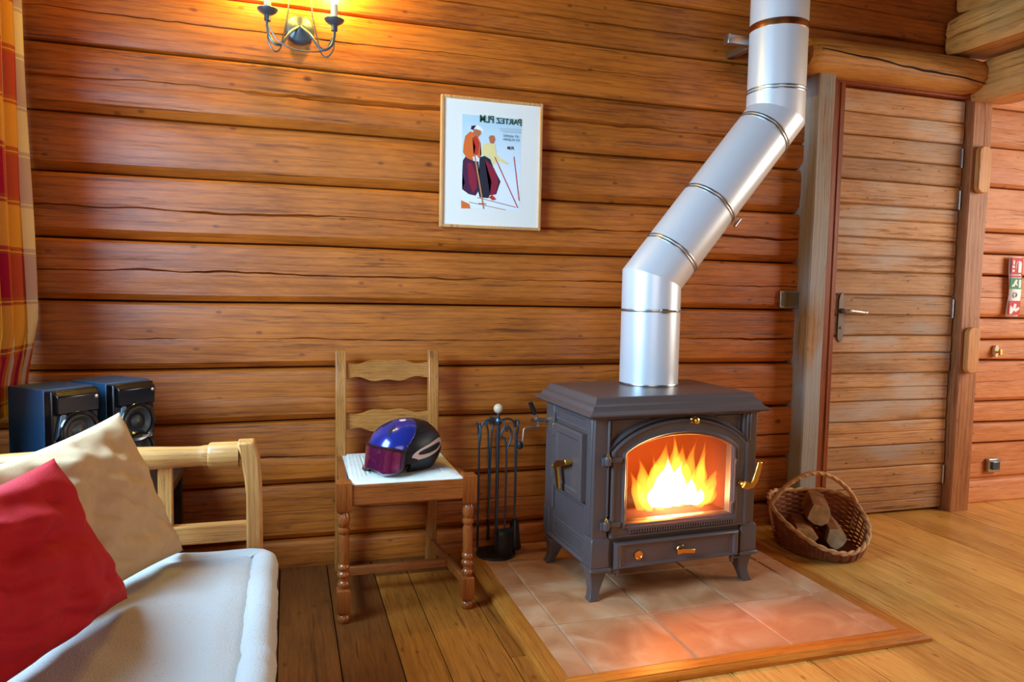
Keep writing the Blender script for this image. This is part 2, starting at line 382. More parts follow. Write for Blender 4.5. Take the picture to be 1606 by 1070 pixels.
def nz(x, y=0, z=0): return noise.noise(V((x, y, z)))
def smoothpath(pts, n=6):
    pts = [V(p) for p in pts]; out = []
    for i in range(len(pts)-1):
        p0 = pts[max(i-1, 0)]; p1 = pts[i]; p2 = pts[i+1]; p3 = pts[min(i+2, len(pts)-1)]
        for k in range(n):
            t = k/n
            out.append(.5*((2*p1)+(-p0+p2)*t+(2*p0-5*p1+4*p2-p3)*t*t+(-p0+3*p1-3*p2+p3)*t**3))
    out.append(pts[-1]); return out

FZ = -.02          # top of the floorboards (the hearth tiles are level 0)

# ------------------------------------------------------------------ back wall of logs
def log_piece(x0, x1, zb, zt, seed, y0=0., chb=.028, cht=.010, crack=None, cw=.004, cd=.02, amp=.004, diag=0., step=.028, bulge=.0015):
    mb = MB(); n = max(2, int((x1-x0)/step)); rows = []
    for i in range(n+1):
        x = x0+(x1-x0)*i/n
        eb = zb+.006*nz(x*1.3, seed*3.1); et = zt+.006*nz(x*1.3, (seed+1)*3.1)
        prof = [(.11, et-.002), (.03, et-.002), (.010, et-.004), (.002, et-cht)]
        fb = eb+chb; ft = et-cht
        if crack is not None:
            zc = crack+.010*nz(x*2.1, seed*7.7)+.006*nz(x*7, seed)+.003*nz(x*23, seed*2.)
            a = max(0, min(1, .5+1.6*nz(x*1.3, seed*5.3, 2.)+.5*nz(x*9, seed*3.3, 5.))); a = .2+.8*a
            zc = min(max(zc, fb+.02), ft-.02)
            k = 5
            zs = [ft+(zc+cw*a-ft)*t/k for t in range(1, k)]+[zc+cw*a, zc, zc-cw*a]+[zc-cw*a+(fb-zc+cw*a)*t/k for t in range(1, k)]
            for z in zs:
                u = (z-fb)/(ft-fb)
                y = -bulge*sin(pi*u)+amp*nz(x*1.7, z*9, seed)+.5*amp*nz(x*6, z*30, seed)
                if abs(z-zc) < 1e-9: y += cd*a
                elif z < zc and z > zc-cw*2: y += .002
                prof.append((y, z))
        else:
            for t in range(1, 9):
                z = ft+(fb-ft)*t/9; u = t/9
                prof.append((-bulge*sin(pi*u)+amp*nz(x*1.7, z*9, seed)+.5*amp*nz(x*6, z*30, seed), z))
        prof += [(.001, fb+.001), (.0025, fb-.001), (chb*.80, eb+.006), (chb*.80+.012, eb+.003), (.11, eb+.002)]
        rows.append([(x, y0+y, z) for y, z in prof])
    mb.grid(rows)
    return mb
wb = MB(); wb.box((-1.1, .09, -.1), (3.30, .22, 3.0))
wall_back = wb.build('wall_back', 'wall_backing')
tag(wall_back, 'wall of stacked brown logs behind the stove and chair', kind='structure')
seams = [-.06, .084, .305, .556, .762, 1.015, 1.235, 1.466, 1.671, 1.902, 2.118, 2.33, 2.56, 2.80, 3.0]
cracks = [None, .199, .42, .652, .876, 1.125, 1.348, None, 1.795, 2.015, 2.215, 2.44, 2.68, None]
cwid = [0, .004, .005, .002, .005, .005, .006, 0, .011, .002, .004, .005, .004, 0]
for i in range(len(seams)-1):
    up = seams[i] > 1.85
    x1 = 2.33 if i < 9 else 3.28
    if i == 9: x1 = 2.33
    o = log_piece(-1.02, x1, seams[i], seams[i+1], i+1, chb=.010 if up else (.034 if seams[i] > 1.1 else .026), cht=.006 if up else .012,
                  crack=cracks[i], cw=cwid[i], cd=.022 if cwid[i] > .003 else .010, y0=(.0, .005, -.004)[i % 3]).build('log', 'log_wall', wall_back, 24)

# log wall beyond the door
wr = MB(); wr.box((3.30, .19, -.1), (5.3, .3, 3.0)); wall_r = wr.build('wall_back_right', 'wall_backing')
tag(wall_r, 'paler log wall past the plank door', kind='structure')
sr = [-.06, .118, .316, .43, .542, .761, .869, .984, 1.204, 1.32, 1.43, 1.66, 1.863, 2.06, 2.28, 2.5, 2.75, 3.0]
def rs(z): return 1.0806+(z-1.0806)*3.009/2.929
for i in range(1, len(sr)-1):
    big = sr[i+1]-sr[i] > .17
    log_piece(3.36, 5.25, rs(sr[i]), rs(sr[i+1]), 40+i, y0=.08, chb=.012 if not big else .022, cht=.008, crack=(rs(sr[i])+rs(sr[i+1]))/2 if big else None, cw=.002, cd=.008, step=.05).build('log', 'log_right', wall_r, 24)
b = MB(); b.prism([(.055, -.02), (.055, .085), (.062, .098), (.09, .104), (.12, .104), (.12, -.02)], 'X', 3.40, 5.25)
tag(b.build('baseboard_right', 'log_right', bevel=.003), 'wooden baseboard under the pale log wall', kind='structure')

# remaining room shell, out of view: left window wall, wall behind the camera, right wall, ceiling
def wall_with_hole(name, axis, pos, th, a0, a1, hole, label):
    h0, h1, z0, z1 = hole; mb = MB()
    for (p, q, r, s_) in ((a0, h0, -.1, 3.0), (h1, a1, -.1, 3.0), (h0, h1, -.1, z0), (h0, h1, z1, 3.0)):
        if axis == 'X': mb.box((pos, p, r), (pos+th, q, s_))
        else: mb.box((p, pos, r), (q, pos+th, s_))
    return tag(mb.build(name, 'shell_wood'), label, kind='structure')
wall_with_hole('wall_left', 'X', -1.14, .12, -4.7, .1, (-1.80, -.70, .98, 2.06), 'log wall with the curtained window beside the sofa')
wall_with_hole('wall_front', 'Y', -4.75, .12, -1.14, 5.3, (-.65, 1.35, .9, 2.25), 'log wall behind the camera with a window')
wall_with_hole('wall_right', 'X', 5.2, .12, -4.7, .3, (-2.5, -.7, .7, 2.3), 'log wall at the far side with a window')
b = MB(); b.box((-1.14, -4.75, 3.0), (5.32, .3, 3.1)); tag(b.build('ceiling', 'ceiling_wood'), 'wooden board ceiling above the room', kind='structure')
def window(n, axis, pos, a0, a1, z0, z1):
    mb = MB()
    def bx(p, q, r, s_, t0=-.03, t1=.03):
        if axis == 'X': mb.box((pos+t0, p, r), (pos+t1, q, s_))
        else: mb.box((p, pos+t0, r), (q, pos+t1, s_))
    f = .05
    bx(a0, a0+f, z0, z1); bx(a1-f, a1, z0, z1); bx(a0, a1, z0, z0+f); bx(a0, a1, z1-f, z1); m_ = (a0+a1)/2; bx(m_-.03, m_+.03, z0, z1)
    o = tag(mb.build('window_%d' % n, 'sofa_wood_z'), 'wooden window frame in the %s wall' % ('left', 'rear', 'far')[n-1], kind='structure')
    for p, q in ((a0+f, m_-.03), (m_+.03, a1-f)):
        mb = MB(); bx(p, q, z0+f, z1-f, -.004, .004); mb.build('pane', 'window_glass', o, 0)
window(1, 'X', -1.09, -1.80, -.70, .98, 2.06)
window(2, 'Y', -4.69, -.65, 1.35, .9, 2.25)
window(3, 'X', 5.27, -2.5, -.7, .7, 2.3)

# ------------------------------------------------------------------ floor of planks
b = MB(); b.box((-1.14, -4.75, -.12), (5.3, .3, -.045)); floor = b.build('floor', 'floor_backing'); tag(floor, 'wooden plank floor of the room', kind='structure')
xl = [-1.02, -.78, -.58, -.40, -.22, -.03, .147, .319, .445, .64, .86, 1.06, 1.238, 1.50, 1.80, 2.00, 2.22, 2.625, 2.90, 3.275, 3.62, 3.98, 4.32, 4.70, 5.18]
for i in range(len(xl)-1):
    rng = random.Random(i*13+5)
    ys = [.28]
    cuts = {7: [-.175], 8: [-.175], 9: [-.9], 6: [-1.0]}.get(i, [])
    y = min([.28]+cuts)
    ys += cuts
    while y > -4.7:
        y -= rng.uniform(1.3, 2.6)
        ys.append(max(y, -4.74))
    if i >= 10: ys = [.28, -2.35, -4.74]
    for k in range(len(ys)-1):
        g = .0016; mb = MB(); x0, x1 = xl[i]+g, xl[i+1]-g; ya, yb = ys[k]-g, ys[k+1]+g
        if ya-yb < .05: continue
        t = FZ+rng.uniform(-.0015, .0); c = .0022
        mb.loft([[(x0, yb, -.045), (x1, yb, -.045), (x1, ya, -.045), (x0, ya, -.045)], [(x0, yb, t-c), (x1, yb, t-c), (x1, ya, t-c), (x0, ya, t-c)], [(x0+c, yb+c, t), (x1-c, yb+c, t), (x1-c, ya-c, t), (x0+c, ya-c, t)]])
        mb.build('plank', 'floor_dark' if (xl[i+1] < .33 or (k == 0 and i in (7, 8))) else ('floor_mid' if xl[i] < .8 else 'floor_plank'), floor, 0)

# ------------------------------------------------------------------ door with its posts, lintel log and cross beams
dr = empty('door_1', (2.519, 0, FZ)); tag(dr, 'door of weathered horizontal planks with a lever handle', kind='structure')
DX0, DX1 = 2.512, 3.262
ds = [2.075, 1.965, 1.858, 1.752, 1.648, 1.532, 1.372, 1.207, 1.092, .891, .806, .703, .564, .460, .337, .225, .119, -.010]
for i in range(len(ds)-1):
    zt, zb = ds[i]-.0015, ds[i+1]+.0015
    rng = random.Random(i+99); mb = MB(); rows = []
    yo = rng.uniform(-.004, .003)
    mid = (zt+zb)/2+rng.uniform(-.012, .012); has = (zt-zb) > .115
    for k in range(17):
        x = DX0+(DX1-DX0)*k/16
        e = .003*nz(x*3, i*2.3); e2 = .003*nz(x*3, (i+1)*2.3)
        pr = [(.03, zt+e), (.006, zt+e), (.0, zt+e-.006)]
        if has: pr += [(-.001, mid+.006), (.006, mid+.002*nz(x*5, i)), (-.001, mid-.006)]
        else: pr += [(-.002, mid)]
        pr += [(.0, zb+e2+.006), (.006, zb+e2), (.03, zb+e2)]
        rows.append([(x, y+yo+.0015*nz(x*6, z*20, i), z) for y, z in pr])
    mb.grid(rows)
    for e_ in (0, -1):
        r = rows[e_]; mb.add(r, [tuple(range(len(r)))])
    o = mb.build('plank', 'door_plank', dr, 40); o.location = (-2.519, 0, -FZ)
b = MB(); b.box((DX0-.002, .022, -.012), (DX1+.002, .05, 2.077)); o = b.build('door_core', 'door_frame', dr); o.location = (-2.519, 0, -FZ)
hp = MB()
hx = 2.562
pl = []
for k in range(24):
    a = 2*pi*k/24; pl.append((hx+.0165*cos(a)*(1-.12*sin(3*a)), .98+(.085 if sin(a) > 0 else -.085)+.035*sin(a)))
hp.prism(pl, 'Y', -.012, -.004); hp.lathe([(.012, -.03), (.012, -.012)], (hx, 0, 1.012), 14, 'Y')
hp.lathe([(.006, -.016), (.006, -.011)], (hx, 0, .93), 10, 'Y')
o = hp.build('handle_plate', 'aged_iron', dr, bevel=.002); o.location = (-2.519, 0, -FZ)
lv = MB(); lv.tube(smoothpath([(hx, -.012, 1.012), (hx, -.045, 1.012), (hx+.02, -.052, 1.012), (hx+.07, -.052, 1.008), (hx+.115, -.05, 1.004)], 5), [.009]*11+[.008]*4+[.007]*4+[.009]*2, 10)
q = lv.build('lever', 'steel', o)
for z in (1.79, 1.58, 1.03, .17):
    b = MB(); b.box((3.250, -.006, z-.045), (3.266, .003, z+.045)); b.lathe([(.006, z-.048), (.006, z+.048)], (3.262, -.004, 0), 10)
    o = b.build('hinge', 'steel', dr); o.location = (-2.519, 0, -FZ)

def rough_post(name, x0, x1, y0, y1, z0, z1, mat, label, seed, amp=.004):
    mb = MB(); rings = []; n = 40
    for i in range(n+1):
        z = z0+(z1-z0)*i/n; d = lambda k: amp*nz(z*2.2, k*3.7, seed)
        c = .006
        rings.append([(x0+d(1)+c, y0+d(2), z), (x1+d(3)-c, y0+d(2), z), (x1+d(3), y0+d(2)+c, z), (x1+d(3), y1, z), (x0+d(1), y1, z), (x0+d(1), y0+d(2)+c, z)])
    mb.loft(rings)
    return tag(mb.build(name, mat, None, 40), label, kind='structure')
rough_post('trim_1', 2.308, 2.402, -.088, .10, FZ, 2.105, 'post_old', 'greyed old timber post between stove wall and door', 3)
rough_post('trim_2', 3.274, 3.400, -.046, .12, FZ, 2.11, 'post_right', 'brown timber post at the hinge side of the door', 4, .003)
b = MB(); b.box((2.402, -.03, FZ), (2.508, .06, 2.10)); b.box((2.478, -.034, FZ), (2.490, -.028, 2.08))
tag(b.build('trim_3', 'door_frame', bevel=.003), 'reddish door jamb beside the greyed post', kind='structure')
b = MB(); b.box((2.508, -.028, 2.079), (3.274, .06, 2.115)); tag(b.build('trim_4', 'door_frame', bevel=.003), 'reddish head jamb above the plank door', kind='structure')
b = MB(); b.box((3.262, .02, FZ), (3.276, .08, 2.10)); tag(b.build('trim_5', 'door_frame'), 'dark jamb strip behind the door hinges', kind='structure')
# round lintel log with a long drying crack
mb = MB(); rings = []; n = 44; sg = 28
for i in range(n+1):
    x = 2.235+(3.262-2.235)*i/n
    e = 1.0
    if i < 2: e = (.86, .96)[i]
    if i > n-4: e = (1, .97, .9, .78)[i-n+3]
    ring = []
    for k in range(sg):
        a = 2*pi*k/sg
        r = .088*e*(1+.03*nz(x*2, cos(a), sin(a)))
        ry, rz_ = r*1.05, r*.95
        zc = .012-.10*(x-2.24)*.35
        if k == int(sg*.5)+1 or k == int(sg*.5):
            pass
        p = V((x, -.055+ry*cos(a), 2.172+rz_*sin(a)))
        # crack runs along the front
        ring.append(p)
    rings.append(ring)
mb.loft(rings)
lint = tag(mb.build('trim_6', 'log_lintel', None, 50), 'round log lintel with a long crack above the door', kind='structure')
mb = MB(); rows = []
for i in range(41):
    t = i/40; x = 2.27+(3.235-2.27)*t; z = 2.178-.052*t+.006*nz(x*4, 1.5)+.004*nz(x*13, 2.5); hw = .0012+.0045*sin(pi*min(1, t*1.02))**.6*(.7+.5*nz(x*5, 8))
    def yz(zz): 
        s_ = (zz-2.172)/(.088*.95); return -.055-.088*1.05*math.sqrt(max(0, 1-s_*s_))
    rows.append([(x, yz(z+hw)-.0022, z+hw), (x, yz(z)-.0026, z), (x, yz(z-hw)-.0022, z-hw), (x, yz(z)+.01, z)])
mb.grid(rows, True); mb.build('drying_crack', 'wall_backing', lint)
def beam(name, x, z0, z1, th, seed, label, y1):
    mb = MB(); rings = []; n = 60
    for i in range(n+1):
        y = y1+(-4.6-y1)*i/n; d = lambda k: .005*nz(y*2.5, k*2.7, seed); c = .03
        e = .0 if i else .012
        rings.append([(x+d(1)+e, y, z0+c+d(5)), (x+c*.8, y, z0+d(2)+e), (x+th, y, z0+d(2)+e), (x+th, y, z1-e), (x+c+d(3), y, z1+d(4)-e), (x+d(1)+e+.004, y, z1-c), (x+d(6)+e-.004, y, (z0+z1)/2+.012), (x+d(6)+e+.004, y, (z0+z1)/2), (x+d(6)+e-.002, y, (z0+z1)/2-.012)])
    mb.loft(rings)
    return tag(mb.build(name, 'log_beam', None, 40), label, kind='structure')
beam('trim_7', 3.248, 2.055, 2.252, .2, 1., 'lower squared cross beam meeting the lintel log', -.03)
beam('trim_8', 3.085, 2.268, 2.455, .26, 2., 'upper squared cross beam over the lintel log', -.02)
beam('trim_9', 3.14, 2.475, 2.66, .2, 3., 'topmost cross beam under the ceiling', -.02)
# the two rounded wooden pads on the right post
for z0, z1, lab in ((1.612, 1.846, 'upper rounded wooden pad on the post right of the door'), (.702, .938, 'lower rounded wooden pad on the post right of the door')):
    mb = MB(); pl = []; x0, x1 = 3.292, 3.372; r = .034
    for cx, cz, a0 in ((x1-r, z1-r, 0), (x0+r, z1-r, 90), (x0+r, z0+r, 180), (x1-r, z0+r, 270)):
        for k in range(7):
            a = radians(a0+15*k); pl.append((cx+r*cos(a), cz+r*sin(a)))
    mb.prism(pl, 'Y', -.078, -.050)
    tag(mb.build('wooden_pad', 'pad_wood', bevel=.006, seg=3), lab, 'wall pad', 'rounded wooden pads on the door post')

# ------------------------------------------------------------------ hearth
hearth = empty('hearth', (1.33, -.55, FZ)); tag(hearth, 'tiled hearth with wooden edging under the stove', 'hearth')
def hc(o): o.location = (-1.33, .55, -FZ); return o
HX0, HX1, HY0 = .752, 1.912, -1.086
b = MB(); b.box((HX0-.01, HY0-.01, FZ), (HX1+.01, -.012, -.004)); hc(b.build('grout_bed', 'grout', hearth))
cx = [HX0, .835, 1.165, 1.495, 1.825, HX1]; ry = [HY0, -.771, -.441, -.111, -.014]
for i in range(5):
    for j in range(4):
        g = .0035; x0, x1, y0, y1 = cx[i]+g, cx[i+1]-g, ry[j]+g, ry[j+1]-g
        if i == 0: x0 = cx[0]
        if i == 4: x1 = cx[5]
        if j == 0: y0 = HY0
        c = .003; mb = MB()
        mb.loft([[(x0, y0, -.008), (x1, y0, -.008), (x1, y1, -.008), (x0, y1, -.008)], [(x0, y0, -c*.6), (x1, y0, -c*.6), (x1, y1, -c*.6), (x0, y1, -c*.6)], [(x0+c, y0+c, 0), (x1-c, y0+c, 0), (x1-c, y1-c, 0), (x0+c, y1-c, 0)]])
        hc(mb.build('tile', 'terracotta', hearth, 0))
fp = [(0, FZ), (0, .0), (.046, .0), (.050, -.003), (.056, -.003), (.066, -.010), (.066, FZ)]
mb = MB(); mb.loft([[(HX0-d, HY0-d, z) for d, z in fp], [(HX1+d, HY0-d, z) for d, z in fp]]); hc(mb.build('front_edging', 'hearth_frame_x', hearth))
mb = MB(); mb.loft([[(HX0-d, HY0-d, z) for d, z in fp], [(HX0-d, -.012, z) for d, z in fp]]); hc(mb.build('side_edging', 'hearth_frame_y', hearth))
mb = MB(); mb.loft([[(HX1+d, HY0-d, z) for d, z in fp], [(HX1+d, -.012, z) for d, z in fp]]); hc(mb.build('side_edging', 'hearth_frame_y', hearth))

# ------------------------------------------------------------------ stove (local: front-left foot corner at origin, front at y=0)
ST = empty('wood_stove', (1.006, -.642, 0), radians(2.8)); tag(ST, 'brown cast iron wood stove with a fire burning behind glass', 'stove')
SW, SD = .672, .42
def rect(x0, y0, x1, y1, z): return [(x0, y0, z), (x1, y0, z), (x1, y1, z), (x0, y1, z)]
# top plate with stepped cornice
mb = MB()
prof = [(-.012, .640), (.006, .643), (.010, .648), (.028, .652), (.034, .657), (.034, .662), (.026, .667), (.016, .672), (.011, .680), (.009, .689), (.000, .693), (-.006, .699), (-.010, .711), (-.016, .7165), (-.024, .718)]
mb.loft([rect(-d, -d, SW+d, SD+.02+d, z) for d, z in prof])
mb.build('top_plate', 'cast_iron', ST, 28)
# shell: left side, right side, back, bottom, ceiling
ZB, ZT = .125, .645
b = MB(); b.box((.0, .010, ZB), (.02, SD, ZT)); left = b.build('side_panel', 'cast_iron', ST, bevel=.003)
b = MB(); b.box((SW-.02, .010, ZB), (SW, SD, ZT)); b.build('side_panel', 'cast_iron', ST, bevel=.003)
b = MB(); b.box((.0, SD-.02, ZB), (SW, SD, ZT)); b.build('back_panel', 'cast_iron', ST)
b = MB(); b.box((.004, .012, ZB-.004), (SW-.004, SD-.004, ZB+.02)); b.build('bottom_plate', 'cast_iron', ST)
# pilasters at the front corners with beaded edges
for x0, x1, bx in ((.0, .056, .054), (.612, SW, .628)):
    b = MB(); b.box((x0, -.004, .225), (x1, .04, ZT)); b.tube([(bx, -.006, .53 if bx > .3 else .30), (bx, -.006, ZT-.004)], .0045, 8)
    if bx > .3: b.tube([(.640, -.006, .54), (.640, -.006, ZT-.004)], .0045, 8)
    b.build('pilaster', 'cast_iron', ST, bevel=.004)
# lower plinth blocks and cap mouldings
for x0, x1 in ((-.006, .064), (.612, SW+.012)):
    b = MB(); b.loft([rect(x0, -.012, x1, .06, .120), rect(x0+.001, -.011, x1-.001, .06, .215), rect(x0+.006, -.006, x1-.006, .06, .226)])
    b.build('plinth_block', 'cast_iron', ST, bevel=.003)
    b = MB(); b.loft([rect(x0-.002, -.016, x1+.002, .064, .104), rect(x0-.006, -.020, x1+.006, .068, .112), rect(x0-.003, -.017, x1+.003, .064, .121)])
    b.build('leg_cap', 'cast_iron', ST, bevel=.003)
b = MB(); b.box((.05, .004, ZB-.004), (.62, .03, .226)); b.build('apron', 'cast_iron', ST)
# arch outlines
def arch(x0, x1, zb, zs, za, n=26, shoulder=0.):
    pts = [(x0, zb), (x1, zb)]
    for k in range(5): pts.append((x1, zb+(zs-zb)*(k+1)/6))
    for k in range(n+1):
        t = k/n; x = x1+(x0-x1)*t; c = 2*t-1
        z = zs+(za-zs)*math.sqrt(max(0, 1-(abs(c)*.86)**2.0))
        z0 = zs+(za-zs)*math.sqrt(1-.86**2.0)
        pts.append((x, zs+(z-z0)*(za-zs)/(za-z0)))
    for k in range(5): pts.append((x0, zb+(zs-zb)*(5-k)/6))
    return pts
def ring_loft(mb, outer, inner, prof):
    rings = []
    for t, y in prof:
        rings.append([(o[0]+(i_[0]-o[0])*t, y, o[1]+(i_[1]-o[1])*t) for o, i_ in zip(outer, inner)])
    n = len(outer)
    vs_ = [p for r in rings for p in r]; fs = []
    for a in range(len(rings)):
        b_ = (a+1) % len(rings)
        for j in range(n):
            k = (j+1) % n; fs.append((a*n+j, a*n+k, b_*n+k, b_*n+j))
    mb.add(vs_, fs)
d_out = arch(.064, .632, .224, .527, .634); d_in = arch(.131, .564, .272, .520, .574)
# front plate behind the door (square outside, arched hole)
def squared(pts, x0, x1, zb, zt):
    out = []
    n = len(pts)
    for i, (x, z) in enumerate(pts):
        if i in (0, 1) or (1 < i < 7) or i >= n-5: out.append((x0 if x < .3 else x1, zb if i < 2 else z))
        else: out.append((min(max(x, x0), x1) if 7 < i < n-6 else (x0 if x < .3 else x1), zt))
    return out
mb = MB(); sq = squared(d_in, .03, .64, .21, .642)
ring_loft(mb, sq, [(x+(.348-x)*-.02, z) for x, z in d_in], [(0, .012), (1, .012), (1, .034), (0, .034)])
mb.build('front_plate', 'cast_iron', ST, 30)
# raised arch moulding over the door
mb = MB(); a_o = arch(.050, .646, .50, .540, .650)[6:-4]; a_i = arch(.068, .628, .50, .530, .637)[6:-4]
mb.grid([[(o[0]+(q[0]-o[0])*t, y, o[1]+(q[1]-o[1])*t) for t, y in ((0, .012), (.1, .000), (.5, -.006), (.9, -.002), (1, .012))] for o, q in zip(a_o, a_i)])
mb.build('arch_moulding', 'cast_iron', ST, 50)
# spandrel panel beads
for pts in (((.072, -.001, .575), (.072, -.001, .634), (.20, -.001, .634)), ((.60, -.001, .575), (.60, -.001, .634), (.50, -.001, .634))):
    mb = MB(); mb.tube([(p[0], .010, p[2]) for p in pts], .004, 8); mb.build('spandrel_bead', 'cast_iron', ST)
# the glazed fire door
mb = MB()
ring_loft(mb, d_out, d_in, [(0, .010), (0, -.012), (.06, -.017), (.13, -.017), (.20, -.012), (.62, -.012), (.68, -.017), (.76, -.018), (.84, -.012), (.92, -.010), (1, -.002), (1, .010)])
fd = mb.build('fire_door', 'cast_iron', ST, 30)
mb = MB(); n = len(d_in); mb.add([(x, .002, z) for x, z in d_in], [tuple(range(n))]); mb.build('door_glass', 'stove_glass', fd, 0)
mb = MB(); mb.box((.132, -.020, .250), (.584, -.008, .260))
for k in range(42): x = .138+k*.0105; mb.box((x, -.0195, .238), (x+.006, -.009, .2505))
mb.build('dentil_rail', 'cast_iron', fd)
# stepped corner bead on the right of the glass
mb = MB(); mb.tube([(.566, -.018, .520), (.566, -.018, .478), (.572, -.018, .474), (.572, -.018, .320), (.560, -.018, .308), (.560, -.018, .276)], .0042, 8); mb.build('glass_bead', 'cast_iron', fd)
# hinges with brass caps
for z in (.500, .272):
    mb = MB(); mb.lathe([(.010, z-.016), (.012, z-.012), (.012, z+.012), (.010, z+.016)], (.044, -.020, 0), 14); mb.box((.028, -.016, z-.018), (.052, -.004, z+.010)); mb.box((.044, -.022, z-.006), (.10, -.010, z+.010))
    h = mb.build('hinge', 'cast_iron', ST, bevel=.002)
    mb = MB(); mb.lathe([(.0075, z+.016), (.0075, z+.020), (.003, z+.026), (.0005, z+.030)], (.044, -.020, 0), 12); mb.build('brass_cap', 'brass', h)
def brass_handle(pts, w0, w1, d):
    # tapered flat bar along pts (x,z) on the front
    mb = MB(); rings = []
    for i, (x, y, z) in enumerate(pts):
        a = V(pts[max(i-1, 0)]); c = V(pts[min(i+1, len(pts)-1)]); t = (c-a); t = V((t.x, 0, t.z)).normalized(); s_ = V((t.z, 0, -t.x)); wd = (w0+(w1-w0)*i/(len(pts)-1))/2
        p = V((x, y, z)); rings.append([p+s_*wd+V((0, -d/2, 0)), p-s_*wd+V((0, -d/2, 0)), p-s_*wd+V((0, d/2, 0)), p+s_*wd+V((0, d/2, 0))])
    mb.loft(rings); return mb
mb = brass_handle([(.590, -.045, .388), (.606, -.047, .381), (.622, -.049, .384), (.634, -.051, .40), (.642, -.053, .43), (.650, -.055, .470)], .030, .020, .014)
mb.lathe([(.013, -.045), (.013, -.018)], (.598, 0, .386), 14, 'Y'); mb.build('door_handle', 'brass', fd, bevel=.003)
mb = MB(); mb.lathe([(.009, -.014), (.010, -.02), (.0125, -.026), (.011, -.033), (.004, -.037), (.0005, -.0375)], (.389, 0, .628), 18, 'Y'); mb.lathe([(.016, -.012), (.013, -.016)], (.389, 0, .628), 18, 'Y'); mb.build('damper_knob', 'brass', ST)
# ash drawer
mb = MB(); sqo = [(.083, .112), (.600, .112), (.600, .206), (.083, .206)]; sqi = [(.118, .128), (.566, .128), (.566, .190), (.118, .190)]
ring_loft(mb, sqo, sqi, [(0, .010), (0, -.016), (.25, -.022), (.55, -.022), (.75, -.014), (1, -.014), (1, .010)])
mb.box((.10, -.012, .12), (.58, .008, .20)); aw = mb.build('ash_drawer', 'cast_iron', ST, 30, bevel=.0015)
mb = brass_handle([(.324, -.034, .158), (.345, -.035, .160), (.37, -.036, .158), (.396, -.036, .155)], .018, .014, .010); mb.lathe([(.008, -.034), (.008, -.012)], (.340, 0, .160), 12, 'Y')
mb.tube(smoothpath([(.326, -.030, .165), (.333, -.032, .176), (.345, -.032, .179), (.352, -.030, .175)], 4), .0035, 8); mb.build('drawer_handle', 'brass', aw, bevel=.002)
mb = MB(); mb.lathe([(.0005, -.0165), (.012, -.0170), (.013, -.0185), (.016, -.0185), (.0165, -.013)], (.178, 0, .155), 24, 'Y'); mb.build('medallion', 'brass', aw)
for x in (.098, .578):
    mb = MB(); mb.box((x-.005, -.014, .085), (x+.005, -.004, .118)); mb.tube([(x-.02 if x < .3 else x-.012, -.010, .101), (x+.004 if x < .3 else x+.045, -.010, .101)], .004, 8); mb.build('drawer_catch', 'cast_iron', aw)
# legs
def sleg(x, y, sx, sy):
    mb = MB(); rings = []
    for z, o_, w_ in ((.106, .0, .062), (.095, .002, .060), (.080, .006, .054), (.058, .010, .044), (.036, .010, .036), (.016, .005, .034), (.004, .000, .037), (.0, .000, .036)):
        a, c = x+sx*o_, y+sy*o_
        x2, y2 = a+sx*w_, c+sy*w_
        rings.append([(min(a, x2), min(c, y2), z), (max(a, x2), min(c, y2), z), (max(a, x2), max(c, y2), z), (min(a, x2), max(c, y2), z)])
    mb.loft(rings); return mb.build('leg', 'cast_iron', ST, 50, bevel=.003)
sleg(-.004, -.004, 1, 1); sleg(SW+.004, -.004, -1, 1); sleg(-.004, SD, 1, -1); sleg(SW+.004, SD, -1, -1)
# left side: rear pilaster, loading door, panels, lower flare
b = MB(); b.box((-.006, SD-.05, .121), (.01, SD+.004, .23)); b.build('plinth_block', 'cast_iron', ST, bevel=.003)
b = MB(); b.loft([[(-.004, .05, .119), (.012, .05, .119), (.012, SD-.04, .119), (-.004, SD-.04, .119)], [(-.010, .05, .125), (.012, .05, .125), (.012, SD-.04, .125), (-.010, SD-.04, .125)], [(-.002, .05, .135), (.012, .05, .135), (.012, SD-.04, .135), (-.002, SD-.04, .135)]]); b.build('side_moulding', 'cast_iron', ST)
b = MB(); b.box((-.004, .012, .23), (.01, .05, ZT-.004)); b.build('side_stile', 'cast_iron', ST, bevel=.003)
b = MB(); b.box((-.004, SD-.075, .23), (.01, SD, ZT-.004)); b.tube([(-.006, SD-.09, .24), (-.006, SD-.09, ZT-.03)], .006, 10); b.build('side_stile', 'cast_iron', ST, bevel=.003)
def side_ring(y0, y1, z0, z1, w_, h, name):
    mb = MB(); o_ = [(y0, z0), (y1, z0), (y1, z1), (y0, z1)]; i_ = [(y0+w_, z0+w_), (y1-w_, z0+w_), (y1-w_, z1-w_), (y0+w_, z1-w_)]
    rings = []
    for t, x in ((0, .004), (0, -h*.4), (.4, -h), (1, -h*.3), (1, .004)):
        rings.append([(x, a[0]+(b_[0]-a[0])*t, a[1]+(b_[1]-a[1])*t) for a, b_ in zip(o_, i_)])
    vs_ = [p for r in rings for p in r]; fs = []
    for a in range(5):
        for j in range(4): fs.append((a*4+j, a*4+(j+1) % 4, ((a+1) % 5)*4+(j+1) % 4, ((a+1) % 5)*4+j))
    mb.add(vs_, fs); return mb.build(name, 'cast_iron', ST, 20)
side_ring(.052, .325, .590, .638, .010, .004, 'panel_moulding')
side_ring(.052, .335, .200, .330, .012, .004, 'panel_moulding')
side_ring(.066, .330, .140, .196, .006, .003, 'panel_moulding')
